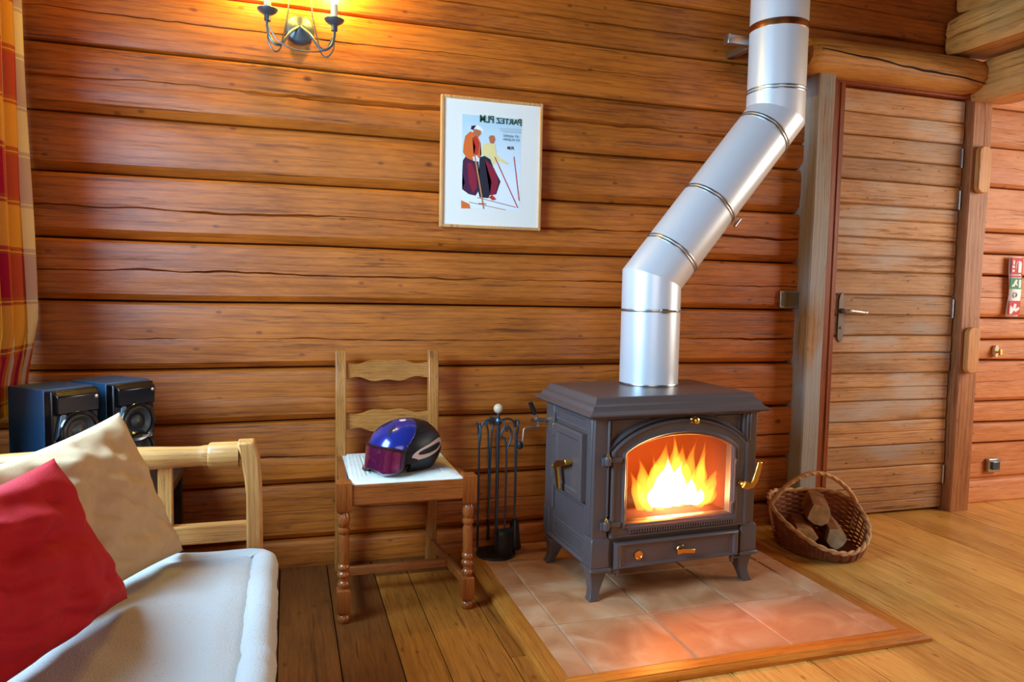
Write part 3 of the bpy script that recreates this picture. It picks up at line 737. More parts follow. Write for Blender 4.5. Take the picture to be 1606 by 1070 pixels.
mb = MB(); mb.loft([[(.002, .050, .342), (.002, .292, .342), (.002, .292, .584), (.002, .050, .584)], [(-.022, .050, .342), (-.022, .292, .342), (-.022, .292, .584), (-.022, .050, .584)], [(-.026, .056, .348), (-.026, .286, .348), (-.026, .286, .578), (-.026, .056, .578)], [(-.026, .076, .368), (-.026, .266, .368), (-.026, .266, .558), (-.026, .076, .558)], [(-.021, .082, .374), (-.021, .260, .374), (-.021, .260, .552), (-.021, .082, .552)]])
sdoor = mb.build('loading_door', 'cast_iron', ST, 20)
mb = MB(); rings = []
for (y, z, wd) in ((.128, .472, .026), (.160, .466, .026), (.190, .457, .026), (.207, .440, .026), (.200, .41, .022), (.188, .372, .018)):
    rings.append([(-.052, y, z-wd/2), (-.040, y, z-wd/2), (-.040, y, z+wd/2), (-.052, y, z+wd/2)] if y > .2 or z > .45 else [(-.052, y-wd/2, z), (-.040, y-wd/2, z), (-.040, y+wd/2, z), (-.052, y+wd/2, z)])
mb = MB(); mb.prism([(.118, .462), (.122, .480), (.205, .460), (.222, .446), (.222, .430), (.190, .355), (.172, .360), (.193, .436)], 'X', -.054, -.042); mb.lathe([(.011, -.048), (.011, -.02)], (0, .136, .468), 14, 'X')
mb.build('loading_handle', 'brass', sdoor, bevel=.003)
for z in (.545, .385):
    mb = MB(); mb.box((-.020, .285, z-.012), (-.006, .345, z+.012)); mb.lathe([(.008, z-.018), (.008, z+.018), (.003, z+.024)], (-.016, .315, 0), 12); h = mb.build('hinge', 'cast_iron', ST, bevel=.002)
    mb = MB(); mb.lathe([(.006, z+.020), (.006, z+.026), (.001, z+.032)], (-.016, .315, 0), 10); mb.build('brass_cap', 'brass', h)
# air control crank at the rear
mb = MB(); mb.tube([(.0, SD-.02, .575), (-.075, SD-.02, .575)], .007, 10); mb.tube([(-.055, SD-.02, .60), (-.045, SD-.02, .548)], .005, 8); mb.tube([(-.045, SD-.02, .548), (-.10, SD-.02, .545), (-.108, SD-.02, .54), (-.112, SD-.02, .47)], .0045, 8)
ck = mb.build('air_crank', 'steel', ST)
mb = MB(); mb.tube([(-.060, SD-.02, .598), (-.082, SD-.02, .645)], .009, 10); mb.build('crank_grip', 'iron_black', ck); mb = MB(); mb.lathe([(.002, .462), (.012, .468), (.013, .482), (.010, .492), (.003, .495)], (-.122, SD-.02, 0), 12); mb.build('crank_knob', 'iron_black', ck)
# firebox, logs and flames
FB = MB(); FB.box((.085, SD-.05, .20), (.60, SD-.02, .61)); FB.box((.07, .036, .20), (.10, SD-.03, .61)); FB.box((.59, .036, .20), (.62, SD-.03, .61)); FB.box((.08, .036, .60), (.61, SD-.03, .62)); FB.box((.08, .036, .235), (.61, SD-.03, .262))
fbx = FB.build('firebox', 'firebrick', ST)
def burnt(x0, y0, z0, x1, y1, z1, r):
    mb = MB(); pa = [V((x0, y0, z0)).lerp(V((x1, y1, z1)), t/6) for t in range(7)]; mb.tube(pa, [r*(.9+.15*nz(t*1.7, x0*9)) for t in range(7)], 10); return mb.build('burning_log', 'char', ST, 60)
burnt(.22, .18, .292, .48, .20, .292, .030); burnt(.26, .27, .288, .52, .24, .288, .028); burnt(.36, .20, .335, .50, .26, .340, .024)
def flame(name, mat, x, y, z, h, r, lean, seed, sq=1.):
    mb = MB(); rings = []; n = 14
    for i in range(n+1):
        t = i/n
        rad = r*(sin(pi*min(1, (t*.92+.10))**.75))*(1-.35*t) if i < n else .0008
        if t > .55: rad *= 1-.55*((t-.55)/.45)
        cx_ = x+lean*t**1.6+.25*r*nz(t*3, seed)*t*2; cy_ = y+.2*r*nz(t*3, seed+9)
        rings.append([(cx_+max(rad, .0008)*cos(2*pi*k/14)*(1+.15*nz(t*4, k*.6, seed)), cy_+max(rad, .0008)*sq*sin(2*pi*k/14), z+h*t) for k in range(14)])
    mb.loft(rings); return mb.build(name, mat, ST, 80)
for x, y, z, h, r, le, s_ in ((.30, .19, .27, .235, .060, .02, 1), (.36, .18, .27, .225, .058, .03, 2), (.25, .18, .27, .19, .036, -.05, 3), (.215, .16, .27, .15, .026, -.055, 4), (.43, .18, .27, .20, .036, .055, 5), (.46, .16, .27, .14, .030, .07, 6),
                              (.28, .14, .27, .205, .030, -.035, 7), (.40, .20, .27, .24, .030, .05, 8), (.335, .20, .27, .255, .034, .03, 9), (.48, .17, .27, .075, .026, .06, 10), (.235, .13, .27, .10, .022, -.06, 11), (.455, .20, .27, .245, .020, .035, 12), (.375, .21, .28, .265, .024, -.02, 13), (.43, .13, .268, .095, .026, .05, 14)):
    flame('flame', 'flame_outer', .40+(x-.34)*1.12, y*.75, z, h*1.08, r*1.1, le, s_*3.3)
for x, y, z, h, r, le, s_ in ((.315, .18, .272, .175, .046, .012, 21), (.355, .18, .272, .155, .042, .02, 22), (.285, .18, .272, .10, .036, -.01, 23), (.40, .18, .272, .10, .034, .03, 24), (.43, .17, .270, .06, .028, .04, 25)):
    flame('flame', 'flame_core', .40+(x-.34)*1.12, y*.75, z, h*1.12, r*1.12, le, s_*2.1)
mb = MB(); mb.box((.102, .046, .264), (.588, SD-.052, .598)); mb.build('fire_haze', 'fire_haze', ST, 0)
def firelight(x, y, z, p, r):
    l = bpy.data.lights.new('firelight', 'POINT'); l.energy = p; l.color = (1, .17, .014); l.shadow_soft_size = r
    o = bpy.data.objects.new('firelight', l); COL.objects.link(o); o.parent = ST; o.location = (x, y, z)
firelight(.34, .16, .42, 1.8, .05)
l = bpy.data.lights.new('firelight', 'SPOT'); l.energy = 15; l.color = (1, .24, .03); l.spot_size = radians(115); l.spot_blend = 1.0; l.shadow_soft_size = .07
o = bpy.data.objects.new('firelight', l); COL.objects.link(o); o.parent = ST; o.location = (.36, .10, .42); o.rotation_euler = V((0, -.50, -.36)).to_track_quat('-Z', 'Y').to_euler()

# ------------------------------------------------------------------ stove pipe
SP = empty('stove_pipe', (1.385, -.30, .718)); tag(SP, 'silvery metal flue pipe rising in an elbow from the stove', 'stove pipe')
PR = .116; PY = -.30
A, B_, C_, D_ = V((1.385, PY, .718)), V((1.385, PY, 1.135)), V((1.927, PY, 1.815)), V((1.927, PY, 3.0))
dg = (C_-B_).normalized(); up = V((0, 0, 1))
def piece(name, p, q, n0, n1, mat='galvanised', r=PR, seg=48):
    # cylinder p..q whose ends lie in planes with normals n0/n1
    t = (q-p).normalized(); u = t.cross(V((0, 1, 0))).normalized(); w_ = t.cross(u); rings = []
    for c, nn in ((p, n0), (q, n1)):
        ring = []
        for k in range(seg):
            o_ = (u*cos(2*pi*k/seg)+w_*sin(2*pi*k/seg))*r
            ring.append(c+o_-t*(o_.dot(nn)/t.dot(nn)))
        rings.append(ring)
    mb = MB(); mb.loft(rings, True, False)
    o = mb.build(name, mat, SP, 40); o.location = (-1.385, .30, -.718)
    return o
bis = (up+dg).normalized()
S1 = V((1.385, PY, 1.012)); S2 = B_+dg*.125; S3 = B_+dg*.385; S4 = C_-dg*.10; S5 = V((1.927, PY, 1.905))
piece('pipe_section', A, S1, up, up, r=PR)
piece('elbow_half', S1, B_, up, bis); piece('elbow_half', B_, S2, bis, dg)
piece('pipe_section', S2, S3, dg, dg); piece('pipe_section', S3, S4, dg, dg, r=PR-.001)
piece('elbow_half', S4, C_, dg, bis); piece('elbow_half', C_, S5, bis, up)
piece('pipe_section', S5, D_, up, up, r=PR-.001)
def ringband(c, t, wd, name='seam_ring', mat='galvanised_seam', off=0., dr_=.0035, seg=48):
    u = t.cross(V((0, 1, 0))).normalized(); w_ = t.cross(u); mb = MB(); rings = []
    for h, r in ((-wd, PR-.002), (-wd, PR+dr_*.8), (-wd*.4, PR+dr_), (wd*.4, PR+dr_), (wd, PR+dr_*.8), (wd, PR-.002)):
        rings.append([c+t*(h+off)+(u*cos(2*pi*k/seg)+w_*sin(2*pi*k/seg))*r for k in range(seg)])
    mb.loft(rings, True, False); o = mb.build(name, mat, SP, 40); o.location = (-1.385, .30, -.718); return o
ringband(A+up*.004, up, .004)
r1 = ringband(S1, up, .005)
for c, t in ((S2, dg), (S3, dg), (S4, dg), (S5, up)): ringband(c, t, .003); ringband(c, t, .003, off=.012)
mb = MB(); mb.box((1.385-.02, PY-PR-.012, 1.004), (1.385+.012, PY-PR-.002, 1.02)); mb.lathe([(.004, 1.36), (.004, 1.43)], (0, PY-PR-.009, 1.012), 10, 'X'); o = mb.build('clamp_screw', 'steel', SP, bevel=.002); o.location = (-1.385, .30, -.718)
p_ = S3+V((.09, -.075, -.07)); mb = MB(); mb.tube([p_-dg*.018, p_+dg*.022], .007, 10); o = mb.build('clamp_screw', 'steel', SP); o.location = (-1.385, .30, -.718)
ringband(V((1.927, PY, 2.165)), up, .013, 'strap', 'copper_band', dr_=.003)
mb = MB(); mb.box((1.765, -.20, 2.128), (2.10, -.165, 2.163)); mb.box((1.88, -.17, 2.13), (1.91, .0, 2.16)); mb.box((2.055, -.17, 2.02), (2.085, .0, 2.20)); mb.box((1.755, -.202, 2.126), (1.768, -.163, 2.165))
o = mb.build('wall_bracket', 'galvanised_seam', SP, bevel=.002); o.location = (-1.385, .30, -.718)

# ------------------------------------------------------------------ fire tool stand
FT = empty('fire_tool_set', (.815, -.112, .0)); tag(FT, 'black fireplace tool stand with a wooden ball on top', 'fire tools')
mb = MB(); mb.lathe([(.0005, .0), (.082, .0), (.083, .004), (.080, .008), (.03, .011), (.010, .018), (.0005, .018)], seg=40); mb.build('base', 'iron_black', FT)
mb = MB(); mb.tube([(0, 0, .012), (0, 0, .585)], .007, 12); mb.lathe([(.009, .535), (.013, .542), (.013, .556), (.009, .563)], seg=14); mb.build('pole', 'steel_dark', FT)
mb = MB(); mb.lathe([(.0022*0+.0005, .580)]+[(.020*sin(pi*k/12), .602-.020*cos(pi*k/12)) for k in range(1, 12)]+[(.0005, .622)], seg=20); mb.build('ball_knob', 'ball_wood', FT)
for a in (0, 90, 180, 270):
    a = radians(a+8); d = V((cos(a), sin(a), 0)); mb = MB()
    mb.tube(smoothpath([d*.008+V((0, 0, .552)), d*.04+V((0, 0, .558)), d*.066+V((0, 0, .548)), d*.076+V((0, 0, .528)), d*.088+V((0, 0, .530)), d*.094+V((0, 0, .552))], 5), .0045, 8); mb.build('hook', 'steel_dark', FT)
tools = ((0, 'brush'), (90, 'tongs'), (180, 'poker'), (270, 'shovel'))
for a, k in tools:
    a = radians(a+8); d = V((cos(a), sin(a), 0)); s_ = V((-sin(a), cos(a), 0)); c = d*.082
    mb = MB()
    if k == 'tongs' or k == 'brush':
        mb.tube(smoothpath([c+s_*.010+V((0, 0, .545)), c+s_*.016+V((0, 0, .52)), c+s_*.007+V((0, 0, .47)), c+V((0, 0, .20)), c+V((0, 0, .10))], 5), .004, 8)
        mb.tube(smoothpath([c-s_*.010+V((0, 0, .545)), c-s_*.016+V((0, 0, .52)), c-s_*.007+V((0, 0, .47)), c-s_*.002+V((0, 0, .20))], 5), .004, 8)
        mb.tube(smoothpath([c+s_*.010+V((0, 0, .545)), c+V((0, 0, .553)), c-s_*.010+V((0, 0, .545))], 4), .004, 8)
    else:
        e = .022 if k == 'shovel' else .012
        mb.tube(smoothpath([c-s_*.0+V((0, 0, .12)), c+V((0, 0, .46)), c-s_*e+V((0, 0, .50)), c-s_*e*.8+V((0, 0, .53)), c+V((0, 0, .542)), c+s_*e*.8+V((0, 0, .53)), c+s_*e+V((0, 0, .50)), c+s_*.004+V((0, 0, .455))], 5), .0042, 8)
    tl = mb.build('tool_shaft', 'steel_dark', FT)
    if k == 'shovel':
        mb = MB(); mb.grid([[c+s_*(-.036+.072*j/6)-d*(.012*cos(pi*(j-3)/7))*-1+V((0, 0, z)) for j in range(7)] for z in (.135, .10, .06, .02)]); o = mb.build('shovel_blade', 'iron_black', FT); sl = o.modifiers.new('t', 'SOLIDIFY'); sl.thickness = .003
    if k == 'brush':
        mb = MB(); mb.lathe([(.008, .14), (.018, .12), (.024, .06), (.030, .02), (.028, .014)], c, 14); mb.build('brush_head', 'iron_black', FT)
    if k == 'tongs':
        mb = MB(); mb.tube([c+V((0, 0, .12)), c+V((0, 0, .03))], .006, 8); mb.build('tongs_end', 'iron_black', FT)
    if k == 'poker':
        mb = MB(); mb.tube(smoothpath([c+V((0, 0, .13)), c+V((0, 0, .04)), c+s_*.02+V((0, 0, .03)), c+s_*.03+V((0, 0, .05))], 4), .005, 8); mb.build('poker_hook', 'iron_black', FT)

# ------------------------------------------------------------------ chair
CH = empty('chair', (.382, -.32, FZ)); tag(CH, 'wooden ladder back chair with a rush seat holding the helmet', 'chair')
def cb(mb, name, mat, **k): o = mb.build(name, mat, CH, **k); o.location = (-.382, .32, -FZ); return o
def turned(xc, yc):
    mb = MB()
    def blk(z0, z1, h):
        mb.loft([rect(xc-h+.006, yc-h+.006, xc+h-.006, yc+h-.006, z0), rect(xc-h, yc-h, xc+h, yc+h, z0+.008), rect(xc-h, yc-h, xc+h, yc+h, z1-.004), rect(xc-h+.004, yc-h+.004, xc+h-.004, yc+h-.004, z1)])
    blk(.350, .452, .0245); blk(.010, .094, .0215)
    mb.lathe([(.013, .352), (.015, .347), (.016, .343), (.020, .335), (.0205, .320), (.018, .305), (.014, .301), (.014, .298), (.0195, .294), (.0205, .287), (.018, .280), (.0145, .277), (.0155, .270), (.018, .262), (.0175, .22), (.0165, .182), (.0145, .177), (.019, .172), (.0205, .166), (.019, .159), (.0145, .155), (.0145, .153), (.0205, .148), (.022, .142), (.0205, .135), (.015, .130), (.014, .120), (.019, .114), (.020, .108), (.018, .102), (.014, .096), (.014, .090)], (xc, yc, 0), 20)
    mb.lathe([(.013, .014), (.013, .009), (.018, .004), (.0215, -.004), (.0205, -.012), (.016, FZ)], (xc, yc, 0), 20)
    return cb(mb, 'front_leg', 'chair_leg', smooth=40)
turned(.174, -.536); turned(.592, -.532)
def back_post(x):
    mb = MB(); rings = []
    for z, y in ((FZ, -.085), (.2, -.098), (.44, -.106), (.65, -.098), (.835, -.080), (.842, -.079)):
        h = .0195 if z < .84 else .016
        rings.append(rect(x-h, y-h, x+h, y+h, z))
    mb.loft(rings); return cb(mb, 'back_leg', 'chair_wood_z', bevel=.003)
back_post(.193); back_post(.549)
def slat(zt, zb, ymid):
    mb = MB(); rings = []
    for i in range(25):
        t = i/24; x = .208+(.534-.208)*t; c = 2*t-1
        wv = .5+.5*cos(pi*c); ends = .006*cos(3*pi*c)
        top = zt+.014*wv-.004*cos(3*pi*c); bot = zb-.016*wv+.005*cos(3*pi*c)
        y = ymid+.012*(1-c*c)
        rings.append([(x, y-.007, bot), (x, y-.007, top), (x, y+.007, top), (x, y+.007, bot)])
    mb.loft(rings); return cb(mb, 'back_slat', 'chair_wood_x', bevel=.002)
slat(.788, .735, -.088); slat(.596, .540, -.100)
mb = MB(); mb.box((.19, -.556, .372), (.577, -.520, .440)); cb(mb, 'seat_rail', 'chair_rail', bevel=.004)
for x0, x1 in ((.174, .193), (.592, .549)):
    mb = MB(); mb.loft([[(x0-.014, -.53, .375), (x0+.014, -.53, .375), (x0+.014, -.53, .440), (x0-.014, -.53, .440)], [(x1-.014, -.11, .375), (x1+.014, -.11, .375), (x1+.014, -.11, .440), (x1-.014, -.11, .440)]]); cb(mb, 'seat_rail', 'chair_rail', bevel=.004)
    mb = MB(); mb.loft([[(x0-.009, -.53, .05), (x0+.009, -.53, .05), (x0+.009, -.53, .082), (x0-.009, -.53, .082)], [(x1-.009, -.10, .052), (x1+.009, -.10, .052), (x1+.009, -.10, .084), (x1-.009, -.10, .084)]]); cb(mb, 'side_stretcher', 'chair_rail', bevel=.003)
mb = MB(); mb.box((.185, -.335, .052), (.565, -.317, .084)); cb(mb, 'cross_stretcher', 'chair_rail', bevel=.003)
mb = MB(); mb.box((.20, -.118, .375), (.545, -.094, .440)); cb(mb, 'seat_rail', 'chair_rail', bevel=.004)
# rush seat: ridged strands in four triangles
mb = MB(); rows = []; n = 72
for j in range(n+1):
    v = j/n; y = -.548+(.43)*v; xa = .196+(.212-.196)*v; xb = .572+(.532-.572)*v
    row = []
    for i in range(n+1):
        u = i/n; x = xa+(xb-xa)*u
        e = min(u, 1-u, v, 1-v)
        h = .0042*abs(sin(pi*e*26))+.010*min(1, e*9)**.5
        row.append((x, y, .440+h))
    rows.append(row)
mb.grid(rows)
mb.box((.197, -.540, .425), (.570, -.125, .441)); cb(mb, 'rush_seat', 'rush', smooth=60)

# ------------------------------------------------------------------ helmet and goggles on the chair
HA = radians(60)
HM = empty('ski_helmet', (.398, -.400, .4535), -HA); tag(HM, 'blue and black ski helmet resting on the chair seat', 'helmet')
# local: forward = -Y, left of wearer = +X
def hsurf(th, ph, k=1.0):
    # th polar from top (0..~105deg), ph azimuth (0 = forward -Y)
    s_, c = sin(th), cos(th)
    fx = .105; fy = .138; fz = .100
    e = .90
    sg = lambda v, p: math.copysign(abs(v)**p, v)
    x = fx*sg(sin(ph), e)*s_**.92 if s_ > 0 else 0
    y = -fy*sg(cos(ph), e)*s_**.92 if s_ > 0 else 0
    z = .072+fz*c if c > 0 else .072+.070*c/abs(cos(radians(128)))
    if c < 0:
        q = 1-.10*min(1, -c*1.2)
        x *= q; y *= q
    if y > 0: y *= .93
    return V((x*k, y*k, .072+(z-.072)*k))
def hpatch(test, name, mat, k=1.0):
    mb = MB(); nt_, np_ = 90, 160; idx = {}
    vs_, fs = [], []
    def vi(i, j):
        j %= np_
        if (i, j) not in idx: idx[(i, j)] = len(vs_); vs_.append(hsurf(radians(.5+127*i/nt_), 2*pi*j/np_, k))
        return idx[(i, j)]
    for i in range(nt_):
        for j in range(np_):
            c = hsurf(radians(.5+127*(i+.5)/nt_), 2*pi*(j+.5)/np_)
            if test(c): fs.append((vi(i, j), vi(i, j+1), vi(i+1, j+1), vi(i+1, j)))
    mb.add(vs_, fs); o = mb.build(name, mat, HM, 60); s_ = o.modifiers.new('thick', 'SOLIDIFY'); s_.thickness = .006; s_.offset = -1; return o
face = lambda p: p.y < -.05 and p.z < .085 and abs(p.x) < .088
blue = lambda p: (p.z > .086 - .35*(p.y+.11) + .0*p.x and p.y < .05 and p.z > .082) or (p.z > .15 and p.y < .06)
blue = lambda p: p.z > .080 + max(0, (p.y+.085))*.95 and not face(p)
hpatch(blue, 'upper_shell', 'helmet_blue', 1.012)
hpatch(lambda p: not face(p) and not blue(p), 'lower_shell', 'helmet_black', 1.0)
hpatch(lambda p: not face(p), 'inner_liner', 'helmet_black', .955)
def on_surf(th, ph, k=1.0): return hsurf(radians(th), radians(ph), k)
def decal(th, ph, path, name, mat, k0, k1, n=26, inner=None):
    # closed patch on the helmet surface: path gives (dth, dph) offsets
    mb = MB(); out = [path(2*pi*i/n) for i in range(n)]
    if inner:
        inn = [inner(2*pi*i/n) for i in range(n)]
        rr = [[on_surf(th+a, ph+b_, k) for a, b_ in pts] for pts, k in ((out, k0), (out, k1), (inn, k1), (inn, k0))]
        vs_ = [p for r in rr for p in r]; fs = []
        for a in range(4):
            for j in range(n): fs.append((a*n+j, a*n+(j+1) % n, ((a+1) % 4)*n+(j+1) % n, ((a+1) % 4)*n+j))
        mb.add(vs_, fs)
    else:
        rr = [[on_surf(th+a*s_, ph+b_*s_, k) for a, b_ in out] for s_, k in ((1, k0), (1, k1), (.7, k1+.002), (.35, k1+.003), (.02, k1+.003))]
        mb.loft(rr)
    return mb.build(name, mat, HM, 60)
def ell(a, b_, rot):
    c, s_ = cos(radians(rot)), sin(radians(rot))
    return lambda t: (a*cos(t)*c-b_*sin(t)*s_, a*cos(t)*s_+b_*sin(t)*c)
# oval ring emblem on the side (wearer's left side faces the camera)
decal(86, 103, ell(11, 36, 20), 'emblem_ring', 'logo_pink', .99, 1.016, 40, ell(6, 25, 14))
for th, ph, a, b_, rot in ((42, 22, 11, 5, -8), (30, -16, 9, 7, 4), (46, 96, 4.5, 13, 14), (44, -30, 10, 5, 8), (34, 170, 8, 10, 0)):
    decal(th, ph, ell(a, b_, rot), 'vent', 'vent_black', 1.0, 1.018)
decal(11, 30, ell(5, 26, 0), 'sticker', 'logo_pink', 1.0, 1.016)

GG = empty('ski_goggles', (.398, -.400, .4535), -HA); tag(GG, 'ski goggles with magenta mirrored lens worn across the helmet front', 'goggles')
def gpt(u, v, off=0.):
    # u -1..1 across, v 0..1 up
    a = u*radians(62); R = .118
    x = (R+off)*sin(a)*.93; y = -.050-(R+off)*cos(a)*.98+.014
    nose = .020*max(0, 1-(abs(u)/.28)**2)
    z0 = .000+nose+.010*abs(u)**3; z1 = .098-.008*abs(u)**2
    return V((x, y+.014*v, z0+(z1-z0)*v))
def outline(sc_u, sc_v, n=48):
    pts = []
    for k in range(n):
        t = 2*pi*k/n; e = .34
        pts.append((sc_u*math.copysign(abs(cos(t))**e, cos(t)), .5+.5*sc_v*math.copysign(abs(sin(t))**e, sin(t))))
    return pts
mb = MB(); rr = []
for sc_ in (1.0, .8, .6, .4, .2, .01):
    rr.append([gpt(u*.90*sc_, .5+(v-.5)*sc_*.84, .006) for u, v in outline(1, 1)])
mb.loft(rr, True, False); o = mb.build('lens', 'goggle_lens', GG, 60)
mb = MB(); rr = []
oo, oi_ = outline(1, 1), outline(.90, .84)
rr = [[gpt(u, v, -.022) for u, v in oo], [gpt(u, v, .004) for u, v in oo], [gpt(u, v, .010) for u, v in outline(.96, .95)], [gpt(u, v, .008) for u, v in oi_], [gpt(u, v, -.012) for u, v in oi_]]
mb.loft(rr, True, False); mb.build('frame', 'goggle_frame', GG, 50)
for s_ in (1, -1):
    mb = MB(); rows = []
    for k in range(5):
        ph = radians(54+k*6)*s_; p = hsurf(radians(91), ph, 1.025-.012*k)
        rows.append([(p.x, p.y, .037), (p.x, p.y, .073)])
    mb.grid(rows); mb.build('strap', 'goggle_strap', GG)

# ------------------------------------------------------------------ sofa bench
SF = empty('sofa_bench', (-.4, -1.9, FZ)); tag(SF, 'light wooden bench sofa with a turned arm rail', 'sofa')
def sb(mb, name, mat, **k): o = mb.build(name, mat, SF, **k); o.location = (.4, 1.9, -FZ); return o
AY = -.985
def arm(AY, sgn):
    # curved front post
    mb = MB(); rings = []
    for i in range(17):
        t = i/16; z = FZ+(.688-FZ)*t
        xo = -.062-.012*(max(0, (z-.5)/.19))**2 ; xi = -.100-.022*(max(0, (z-.55)/.14))**1.5
        if t == 1: xo -= .006
        rings.append(rect(xi, AY-.030, xo, AY+.030, z))
    mb.loft(rings); sb(mb, 'arm_post', 'sofa_wood_z', bevel=.005)
    mb = MB(); mb.lathe([(.020, -.75), (.026, -.62), (.030, -.50), (.0305, -.40), (.0285, -.32), (.026, -.26), (.025, -.215), (.0255, -.205), (.027, -.200), (.0275, -.19), (.031, -.188), (.0335, -.183), (.0335, -.118)], (0, AY, .653), 26, 'X'); sb(mb, 'arm_rail', 'sofa_wood_x', smooth=30)
    mb = MB(); mb.box((-.78, AY-.014, .432), (-.095, AY+.016, .480)); sb(mb, 'lower_rail', 'sofa_wood_x', bevel=.004)
    for x in (-.305, -.53):
        mb = MB(); mb.box((x, AY-.010, .475), (x+.033, AY+.012, .64)); sb(mb, 'arm_spindle', 'sofa_wood_z', bevel=.003)
    mb = MB(); mb.box((-.80, AY-.025, FZ), (-.75, AY+.025, .82)); sb(mb, 'back_post', 'sofa_wood_z', bevel=.004)
arm(AY, 1); arm(-2.72, -1)
mb = MB(); mb.box((-.10, -2.72, .20), (-.07, -.985, .28)); sb(mb, 'front_rail', 'sofa_wood_x', bevel=.004)
mb = MB(); mb.box((-.79, -2.72, .72), (-.76, -.985, .80)); sb(mb, 'back_rail', 'sofa_wood_x', bevel=.004)
mb = MB(); mb.box((-.78, -2.70, .24), (-.085, -1.00, .268)); sb(mb, 'seat_board', 'sofa_wood_x')
# mattress: boxy body with rolled stitched edges
MT = empty('seat_mattress', (-.38, -1.86, .268)); tag(MT, 'cream flecked mattress with rolled edge on the bench sofa', 'mattress')
mb = MB(); X0, X1, Y0, Y1 = -.74, -.030, -2.66, -1.035; n1, n2 = 60, 110
def mrow(z, d):
    pts = []
    r = .05
    for (cx_, cy_, a0) in ((X1-r, Y1-r, 0), (X0+r, Y1-r, 90), (X0+r, Y0+r, 180), (X1-r, Y0+r, 270)):
        for k in range(9):
            a = radians(a0+11.25*k); pts.append((cx_+(r+d)*cos(a), cy_+(r+d)*sin(a)))
    out = []
    for i in range(len(pts)):
        a, b_ = V((*pts[i], 0)), V((*pts[(i+1) % len(pts)], 0)); L_ = (b_-a).length; m_ = max(1, int(L_/.02))
        for k in range(m_):
            p = a.lerp(b_, k/m_); w_ = .006*nz(p.x*14, p.y*14, z*9)+.004*nz(p.x*40, p.y*40, z*20)
            c = V((-.385, -1.85, 0)); q = (p-c).normalized()
            out.append((p.x+q.x*w_, p.y+q.y*w_, z+.004*nz(p.x*11, p.y*11, z*5)))
    return out
profm = [(.272, -.03), (.276, -.006), (.300, .006), (.330, .004), (.352, -.010), (.360, -.012), (.372, .000), (.395, .008), (.418, .002), (.430, -.012), (.434, -.028), (.430, -.044), (.424, -.050), (.423, -.056)]
base = [mrow(z, 0) for z, d in profm]
rings = []
for (z, d), r in zip(profm, base):
    rings.append([(X0+(x-X0)*1 + (d if x > (X0+X1)/2 else -d)*min(1, abs(x-(X0+X1)/2)/.30)**4, y+(d if y > (Y0+Y1)/2 else -d)*min(1, abs(y-(Y0+Y1)/2)/.79)**30, zz) for x, y, zz in r])
mb.loft(rings, True, False)
mat_side = mb.build('rolled_edge', 'nep_fabric', MT, 80); mat_side.location = (.38, 1.86, -.268)
mb = MB(); rows = []
XA, XB, YA, YB = X0+.04, X1-.046, Y0+.04, Y1-.046
for j in range(n2+1):
    y = YA+(YB-YA)*j/n2; row = []
    for i in range(n1+1):
        x = XA+(XB-XA)*i/n1; e = min((x-XA), (XB-x), (y-YA), (YB-y))
        z = .420+.016*max(0., min(1, e/.05))**.6+max(0., min(1, e/.06))*(.008*nz(x*4, y*3)+.005*nz(x*10, y*5, 3)+.003*nz((x+y)*14, (x-y)*4, 7))+.0025*nz(y*38, 5)*max(0, 1-(XB-x)/.10)
        row.append((x, y, z))
    rows.append(row)
mb.grid(rows); o = mb.build('top_cover', 'nep_fabric', MT, 80); o.location = (.38, 1.86, -.268)

def pillow(name, mat, TL, TR, BR, BL, th, seed, label, wr=1.0, ear=.03):
    TL, TR, BR, BL = map(V, (TL, TR, BR, BL)); mb = MB(); n = 46
    nrm = (TR-BL).cross(TL-BR).normalized()
    c0 = (TL+TR+BR+BL)/4
    if nrm.dot(V((0, -2.9, 1.1))-c0) < 0: nrm = -nrm
    for side in (1, -1):
        rows = []
        for j in range(n+1):
            v = j/n; row = []
            for i in range(n+1):
                u = i/n
                a, b_ = 2*u-1, 2*v-1
                # edges bow inwards between the pinched corners
                bu = a*(1-.07*(1-b_*b_)*abs(a)**2); bv = b_*(1-.06*(1-a*a)*abs(b_)**2)
                uu, vv = (bu+1)/2, (bv+1)/2
                p = BL.lerp(BR, uu).lerp(TL.lerp(TR, uu), vv)
                prof = (max(0, 1-abs(a)**2.6)*max(0, 1-abs(b_)**2.6))**.5
                h = th*prof
                e1 = min(1, prof*1.3)**1.4
                wk = wr*e1*(.015*nz((a*.5+b_*.85)*1.0, (a*.85-b_*.5)*3.4, seed)+.012*nz((a*.9-b_*.4)*.9+3, (a*.4+b_*.9)*4.2, seed+4)+.005*nz(a*6, b_*6, seed+9)-.010*max(0, nz((a+b_)*4.5, (a-b_)*.7, seed+6)))
                row.append(p+nrm*side*(h+wk if side > 0 else h*.55))
            rows.append(row)
        mb.grid(rows)
    base_ = (BL+BR)/2
    o = mb.build(name, mat, None, 80)
    me = o.data
    bm = bmesh.new(); bm.from_mesh(me); bmesh.ops.remove_doubles(bm, verts=bm.verts, dist=.0005); bmesh.ops.recalc_face_normals(bm, faces=bm.faces); bm.to_mesh(me); bm.free()
    return o
o = pillow('cream_cushion', 'cream_fabric', (-.555, -1.46, .735), (-.372, -1.065, .782), (-.240, -1.055, .440), (-.425, -1.43, .436), .060, 3., '', 1.5)
tag(o, 'cream beige cushion leaning against the sofa arm behind the red cushion', 'cushion', 'cushions on the sofa')
o = pillow('red_cushion', 'red_fabric', (-.560, -1.83, .735), (-.400, -1.455, .765), (-.305, -1.355, .455), (-.445, -1.70, .450), .075, 8., '', 1.5)
tag(o, 'bright red cushion in front of the cream one on the sofa', 'cushion', 'cushions on the sofa')
